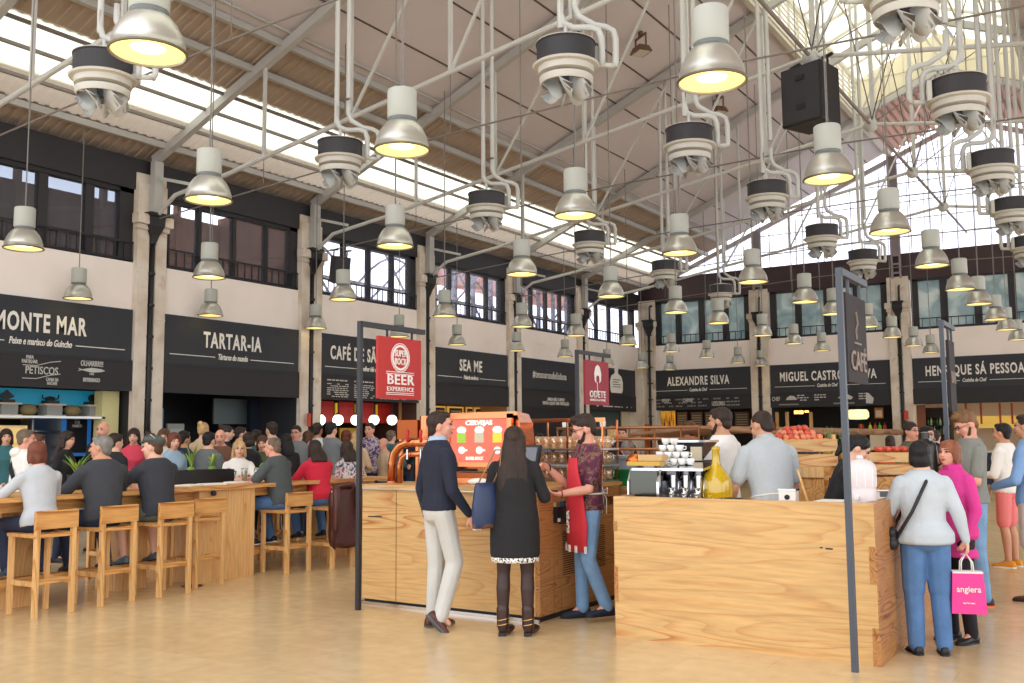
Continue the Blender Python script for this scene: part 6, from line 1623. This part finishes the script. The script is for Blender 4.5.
# ---- right edge
e, J = person('dark haired man with white top, navy strap and pink shorts near the right edge', (at_z(1011,567,0).x, at_z(1011,567,0).y), 165, H=1.74, top=white_c, sleeve='mid', bottom=M('cloth_pink_shorts', (236,130,130), .8), bkind='shorts', hair='black', hstyle='short', skin='m', shoes=(M('shoe_yellow', (226,150,30), .6), papm), vox=.012, hem=.88,
    arms={'L': ((.06,.05,-.27),(-.1,.2,.0))})
b = MB(); b.tube([J['U'](.11,.13,1.2), J['U'](.12,.06,1.42), J['U'](.12,-.05,1.43), J['U'](.14,-.14,1.3), J['U'](.14,-.14,1.05)], .03, 8); b.build('backpack_strap', navy_c, e, True)
e, J = person('person in light blue shirt cut by the right edge', (at_d(1036,560,9.4).x, at_d(1036,560,9.4).y), 165, H=1.80, top=cloth('light_blue', (128,164,212)), bottom=cloth('beige_shorts', (214,190,180)), bkind='shorts', hair='dark', hstyle='short', skin='m', shoes=shoe_b, vox=.012, hem=.85,
    arms={'L': ((.10,.05,-.27),(-.06,.2,-.06))})
# ---- kiosk staff
grp = M('cloth_grey_polo', (178,184,188), .85, var=.04, bump=.3)
e, J = person('barista in grey polo shirt bending over the kiosk counter, apron strings at the back', (-2.62, 8.06), 138, H=1.84, lean=13, head=(14,18), top=grp, sleeve='short', bottom=blk, hair='dark', hstyle='crop', skin='m', shoes=shoe_k, vox=.011, hem=.9, build=1.12,
    arms={'R': ((.08,.06,-.27),(-.04,.14,-.2)), 'L': ((.10,.04,-.27),(-.02,.14,-.2))}, collar=grp)
b = MB(); s = J['s']; U = J['U']; b.tube([U(.185*math.cos(a), .14*math.sin(a), 1.03) for a in [2*PI*i/20 for i in range(21)]], .007, 6)
for dx in (.0,.03): b.tube([U(.02+dx*.3,-.15,1.03), U(.03+dx,-.165,.95), U(.035+dx*1.4,-.17,.84)], .006, 5)
b.build('apron_tie', white_c, e, True)
e, J = person('barista in white T-shirt turned to the left behind the espresso machine', (-3.4, 8.95), 168, H=1.88, head=(12,6), top=white_c, sleeve='short', bottom=blk, hair='dark', hstyle='short', skin='m', shoes=shoe_k, vox=.012,
    arms={'R': ((.06,.05,-.27),(-.06,.18,-.14)), 'L': ((.08,.03,-.27),(-.06,.2,-.1))}); beard(e, J, 'dark')
e, J = person('waitress with dark ponytail in black top and pale apron leaning on the kiosk', (-2.24, 8.3), 15, H=1.66, female=True, lean=22, head=(0,24), top=blk, sleeve='mid', bottom=blk, hair='black', hstyle='pony', skin='l', shoes=shoe_k, vox=.011,
    arms={'R': ((.08,.16,-.2),(-.12,.2,-.1)), 'L': ((.06,.16,-.22),(-.1,.2,-.08))})
U = J['U']; b = MB(); b.loft([[U(-.1,.125,1.33),U(.1,.125,1.33),U(.1,.11,1.33),U(-.1,.11,1.33)],[U(-.15,.14,1.1),U(.15,.14,1.1),U(.15,.12,1.1),U(-.15,.12,1.1)],[U(-.16,.13,.85),U(.16,.13,.85),U(.16,.11,.85),U(-.16,.11,.85)]]); b.build('apron', cloth('pale_apron', (190,196,200)), e)
b = MB(); b.tube([J['Hd'](.08*math.cos(a), .02+.01*math.sin(a)-.0, .03+.075*math.sin(a)) for a in [PI*i/12 for i in range(13)]], .008, 6); b.build('headband', black, e, True)

# ---- seated at the tasting bar, near side
S_ = dict(sit=.755, vox=.012)
e, J = person('woman with auburn hair in light grey sweater on the nearest bar stool', (-8.83, 5.41), 172, H=1.70, female=True, lean=10, top=lgrey, bottom=denim_n, hair='auburn', hstyle='bob', shoes=M('shoe_blue', (50,74,100), .6), build=1.05, head=(-18,0),
    arms={'R': ((.07,.16,-.2),(-.12,.22,.03)), 'L': ((.16,.14,-.2),(-.08,.2,.06))}, **S_)
e, J = person('grey haired man in charcoal jacket on the second bar stool', (-8.86, 6.10), 172, H=1.82, lean=8, top=char, bottom=denim_n, hair='grey', hstyle='short', skin='m', shoes=M('shoe_grey', (72,78,86), .7), build=1.12, head=(40,0),
    arms={'R': ((.08,.16,-.2),(-.12,.2,.0)), 'L': ((.12,.14,-.2),(-.08,.2,.0))}, **S_)
e, J = person('man in grey flat cap, dark jacket and shorts on the third bar stool', (-8.82, 6.73), 180, H=1.82, lean=10, top=cloth('dark_jacket', (56,58,66)), bottom=cloth('olive_shorts', (92,96,84)), bkind='shorts', hair='brown', hstyle='crop', skin='l', shoes=M('shoe_sneaker', (96,112,122), .7, var=.3, scale=20), build=1.1, head=(28,0),
    arms={'R': ((.08,.16,-.2),(-.14,.2,.02)), 'L': ((.12,.18,-.16),(-.14,.16,.12))}, **S_)
Hd = J['Hd']; hs = J['hs']; b = MB(); b.ball(Hd(0,-.02,.075), (.10*hs,.118*hs,.05*hs), 16, 10, J['Rh'] @ Matrix.Rotation(.12,3,'X')); b.ball(Hd(0,.085,.06), (.06*hs,.05*hs,.014*hs), 12, 6, J['Rh']); b.ball(Hd(0,-.06,.05),(.085*hs,.07*hs,.05*hs),12,8,J['Rh']); remesh(b.build('flat_cap', M('tweed', (84,88,84), .9, var=.2, scale=60), e), .009, 2)
b = MB(); b.tube([Hd(-.09,-.07,.08), Hd(-.06,-.01,.128), Hd(.0,.04,.13), Hd(.06,.01,.128)], .004, 5); b.build('glasses_on_cap', steelpl, e)
e, J = person('short haired man in dark grey T-shirt and jeans on the bar stool facing left', (-8.98, 8.64), 190, H=1.78, lean=12, top=dgrey, sleeve='short', bottom=denim_d, hair='greybrown', hstyle='crop', skin='r', shoes=(M('shoe_navy'), papm), build=1.1, head=(12,0),
    arms={'R': ((.05,.18,-.2),(-.08,.24,.0)), 'L': ((.07,.16,-.21),(-.04,.22,-.02))}, **S_)
e, J = person('woman with dark hair in raspberry red sweater on a bar stool', (-8.98, 9.3), 160, H=1.70, female=True, lean=14, top=cloth('raspberry', (206,38,62)), bottom=denim_d, hair='dark', hstyle='curly', shoes=shoe_k, build=1.15,
    arms={'R': ((.06,.18,-.2),(-.1,.2,.02)), 'L': ((.12,.12,-.22),(-.06,.2,.0))}, **S_)
flow = spotted('floral_print', [(.36,(70,66,84)),(.46,(176,176,184)),(.54,(226,222,220)),(.64,(160,70,90))], 22)
e, J = person('woman with dark curls in black and white patterned blouse next to the red sweater', (-9.06, 9.98), 160, H=1.66, female=True, lean=12, top=flow, bottom=blk, hair='dark', hstyle='curly', shoes=shoe_k, **S_)
# ---- far side of the bar
F_ = dict(sit=.755, vox=.013)
e, J = person('blonde woman in white T-shirt with necklace facing the camera', (-10.35, 9.14), -35, H=1.68, female=True, lean=8, top=white_c, sleeve='short', bottom=denim_n, hair='blonde', hstyle='mid', shoes=shoe_k, head=(0,0),
    arms={'R': ((.06,.2,-.2),(-.12,.2,.0)), 'L': ((.07,.18,-.2),(-.14,.18,.02))}, **F_)
MB().ball(J['U'](0,.135,1.25), (.014,.008,.018)).build('pendant', steelpl, e)
e, J = person('woman in lime green top leaning over the bar behind the grey T-shirt man', (-10.4, 9.85), -45, H=1.64, female=True, lean=22, top=cloth('lime', (120,164,50)), sleeve='mid', bottom=blk, hair='dark', hstyle='bob', shoes=shoe_k, head=(0,-8), **F_)
e, J = person('man in pale hooded top with a black bag strap walking at the far left', (-11.6, 6.86), 75, H=1.76, top=white_c, bottom=denim, hair='greybrown', hstyle='short', skin='r', shoes=shoe_k, vox=.013, build=1.15, head=(-15,4))
b = MB(); b.tube([J['U'](-.09,-.06,1.46), J['U'](.05,-.16,1.25), J['U'](.17,-.13,1.05)], .024, 6); b.build('bag_strap', blk, e, True); b = MB(); b.ball(J['U'](0,-.09,1.44), (.13,.07,.07)); b.build('hood', white_c, e, True)

# ---- crowd
cl = {k: cloth('crowd_'+k, v) for k, v in dict(navy=(42,50,72), hoodie=(104,108,108), pink=(214,70,92), white=(222,218,212), black=(36,34,38), olive=(88,92,66), beige=(206,178,146), blue=(82,110,150), red=(212,66,56), brown=(112,78,60), teal=(60,110,116), grey=(120,124,128), paleblue=(150,176,196)).items()}
plaid = spotted('plaid_print', [(.42,(96,70,110)),(.5,(206,200,206)),(.58,(120,90,130))], 14)
cl['plaid'] = plaid
# (u, v of head centre, depth, standing, facing, female, hair, style, clothes, skin, words)
CROWD = [
 (134,436,14.2,0,-40,1,'dark','mid','pink','l','woman with dark hair in pink top, facing us beyond the flat cap man'),
 (104,424,14.6,1,-60,0,None,None,'black','r','bald man standing by the cream post of the fish stall'),
 (112,442,11.0,0,100,0,'dark','short','black','l','dark haired person just right of the grey haired man'),
 (34,442,13.5,0,20,1,'brown','bob','brown','l','brown haired woman between the hooded man and the auburn haired woman'),
 (6,437,15,1,-20,1,'dark','mid','teal','l','woman in teal at the far left edge'),
 (66,440,13.2,1,30,1,'dark','long','black','l','woman with long dark hair left of the bar plant'),
 (163,437,13.5,0,-30,1,'brown','mid','white','l','woman holding up a paper, right of the flat cap'),
 (172,441,12.6,0,-10,1,'auburn','bob','paleblue','l','auburn haired woman in pale blue beside the planter'),
 (181,439,13.6,0,100,0,'black','short','navy','m','black haired person in navy before the tartare stall'),
 (207,440,12.4,0,110,0,'black','short','hoodie','l','black haired man in grey hooded top left of the blonde woman'),
 (221,437,14.0,0,-50,0,None,None,'brown','r','bald ruddy man behind the blonde woman'),
 (226,433,15.2,1,40,1,'dark','bun','black','l','dark haired woman standing above the bald ruddy man'),
 (203,430,15.8,1,110,1,'blonde','bun','beige','l','fair haired woman with hair tied up at the tartare stall'),
 (247,440,13.0,0,110,1,'dark','bob','black','l','dark bobbed person right of the blonde woman'),
 (272,428,15.0,1,170,0,'dark','short','grey','l','young man with dark hair standing by the grey tiled panel'),
 (296,433,14.4,1,-50,0,'dark','short','grey','r','man with glasses beside the downpipe'),
 (287,441,11.6,0,150,1,'black','mid','black','l','black haired woman behind the short haired man in grey'),
 (317,426,11.6,1,95,0,'dark','crop','white','m','man in white T-shirt standing behind the raspberry sweater'),
 (331,423,13.4,1,100,0,'black','short','grey','l','man in grey with black hair before the globe lamps'),
 (346,437,15.0,1,130,1,'auburn','bob','blue','l','auburn haired woman before the steak cafe'),
 (357,438,14.2,1,100,1,'blonde','mid','beige','l','fair haired woman left of the dark sign pole'),
 (370,429,12.6,1,-70,0,'dark','short','plaid','r','man in plaid shirt looking down, right of the dark sign pole'),
 (384,444,11.4,1,-120,0,'grey','sides','beige','r','bald old man in beige beside the copper tap'),
 (391,437,14.2,1,100,0,'greybrown','short','teal','l','man in dark green behind the old man in beige'),
 (403,423,12.2,1,-60,0,'dark','short','black','r','dark haired man looking over the copper box cabinet'),
 (495,437,15,1,60,0,'brown','short','navy','l','brown haired head above the copper gantry, left end'),
 (467,430,17,1,100,0,'dark','short','black','l','dark head above the beer display'),
 (567,438,14.5,1,120,1,'brown','bob','grey','l','brown haired head left of the barista'),
 (540,440,17.5,1,100,0,'dark','short','blue','l','dark haired visitor behind the glass rack'),
 (612,433,18,1,90,1,'blonde','bob','white','l','fair haired visitor right of the barista head'),
 (622,434,17,1,-60,0,'dark','short','black','m','dark haired visitor near the cream door'),
 (628,449,11.6,0,120,0,'grey','crop','red','l','person in coral red shirt seated behind the barista'),
 (645,455,12.5,0,100,0,'grey','crop','teal','l','grey haired seated visitor right of the coral shirt'),
 (662,443,15,0,100,0,'dark','short','black','l','dark haired visitor above the espresso machine'),
 (690,430,13.4,1,170,0,'brown','short','olive','r','brown haired man in profile left of the white T-shirt barista'),
 (674,440,17,1,60,0,'dark','short','grey','l','dark haired visitor below the amber cabinet wall'),
 (765,428,16.5,1,110,0,'black','short','black','l','black haired visitor right of the grey polo barista'),
 (910,431,12.4,1,-30,1,'dark','bun','olive','r','woman with glasses and dark hair pinned up, in profile'),
 (926,435,13.0,1,-20,0,'black','short','black','r','man with glasses right of the woman with pinned up hair'),
 (936,437,17,1,90,0,'dark','short','navy','l','dark head left of the bearded man'),
 (890,442,16.5,1,90,1,'dark','bob','red','l','dark bobbed visitor below the sauce bottles'),
 (707,437,18,1,90,0,'dark','short','grey','l','dark haired visitor under the brown menu panels'),
 (730,441,19,1,90,1,'brown','bob','red','l','brown haired visitor under the first chef counter'),
 (256,437,16,1,100,0,'dark','short','teal','l','dark haired visitor before the navy partition'),
 (308,438,16.4,1,60,1,'brown','mid','red','l','brown haired visitor by the steak cafe pier'),
 (150,440,16.2,1,120,0,'brown','short','blue','l','brown haired visitor behind the flat cap man'),
 (240,434,17.2,1,80,0,'dark','short','navy','l','dark head far behind the blonde woman'),
 (263,443,11.3,0,-50,1,'brown','mid','olive','l','brown haired girl looking left of the lime green top'),
]
for (u, v, dp, st, fc, fem, hr, hsty, c_, sk, lab) in CROWD:
    if u < 405: dp = max(dp, (10.75+(.6 if st else 0)+(int(u)%3)*.25)/(.5403-.000862*(u-512)))
    p = at_d(u, v, dp)
    if st: H = max(1.5, min(1.9, p.z/.929)); z0 = 0; sit = None
    else: H = 1.72; sit = None
    kw = {}
    if not st:
        # head centre of a seated figure sits .69 above the pelvis joint (for H = 1.75)
        sit = max(.42, p.z-.655*H/1.725-.10)
        kw = dict(sit=sit, lean=4)
    e, J = person(lab, (p.x, p.y), fc, H=H, female=bool(fem), top=cl[c_], bottom=cl['navy'] if c_ != 'navy' else cl['black'], hair=hr or 'dark', hstyle=hsty, skin=sk, shoes=shoe_k, vox=.017, hands=dp < 13, faceon=(-130 < fc < 50) or fc > 140, sleeve='long' if c_ not in ('white','lime') else 'short',
        arms={'R': ((.06,.08,-.27),(-.08,.2,-.05)), 'L': ((.06,.06,-.27),(-.06,.2,-.08))} if int(u) % 2 else None, head=((int(u)*7) % 30-15, 4), **kw)
    if 'glasses' in lab: glasses(e, J)
    if not st:
        # what carries them
        t = empty('bench_seat', (p.x, p.y, 0), math.radians(fc)-PI/2, 'pine stool under the %s' % ' '.join(lab.split()[:9]), 'stool', 'stools of the seated visitors in the crowd')
        MB().box((0,.02,sit-.02), (.36,.34,.04)).build('seat', pine_y, t)
        for sx in (-1,1):
            for sy in (-1,1): MB().box((sx*.15, .02+sy*.14, (sit-.04)/2), (.04,.04,sit-.04)).build('leg', pine_z, t)
wd = bpy.data.worlds.new('sky'); scn.world = wd; wd.use_nodes = True
bg = wd.node_tree.nodes['Background']; bg.inputs[0].default_value = (.93, .96, 1, 1); bg.inputs[1].default_value = 2.5
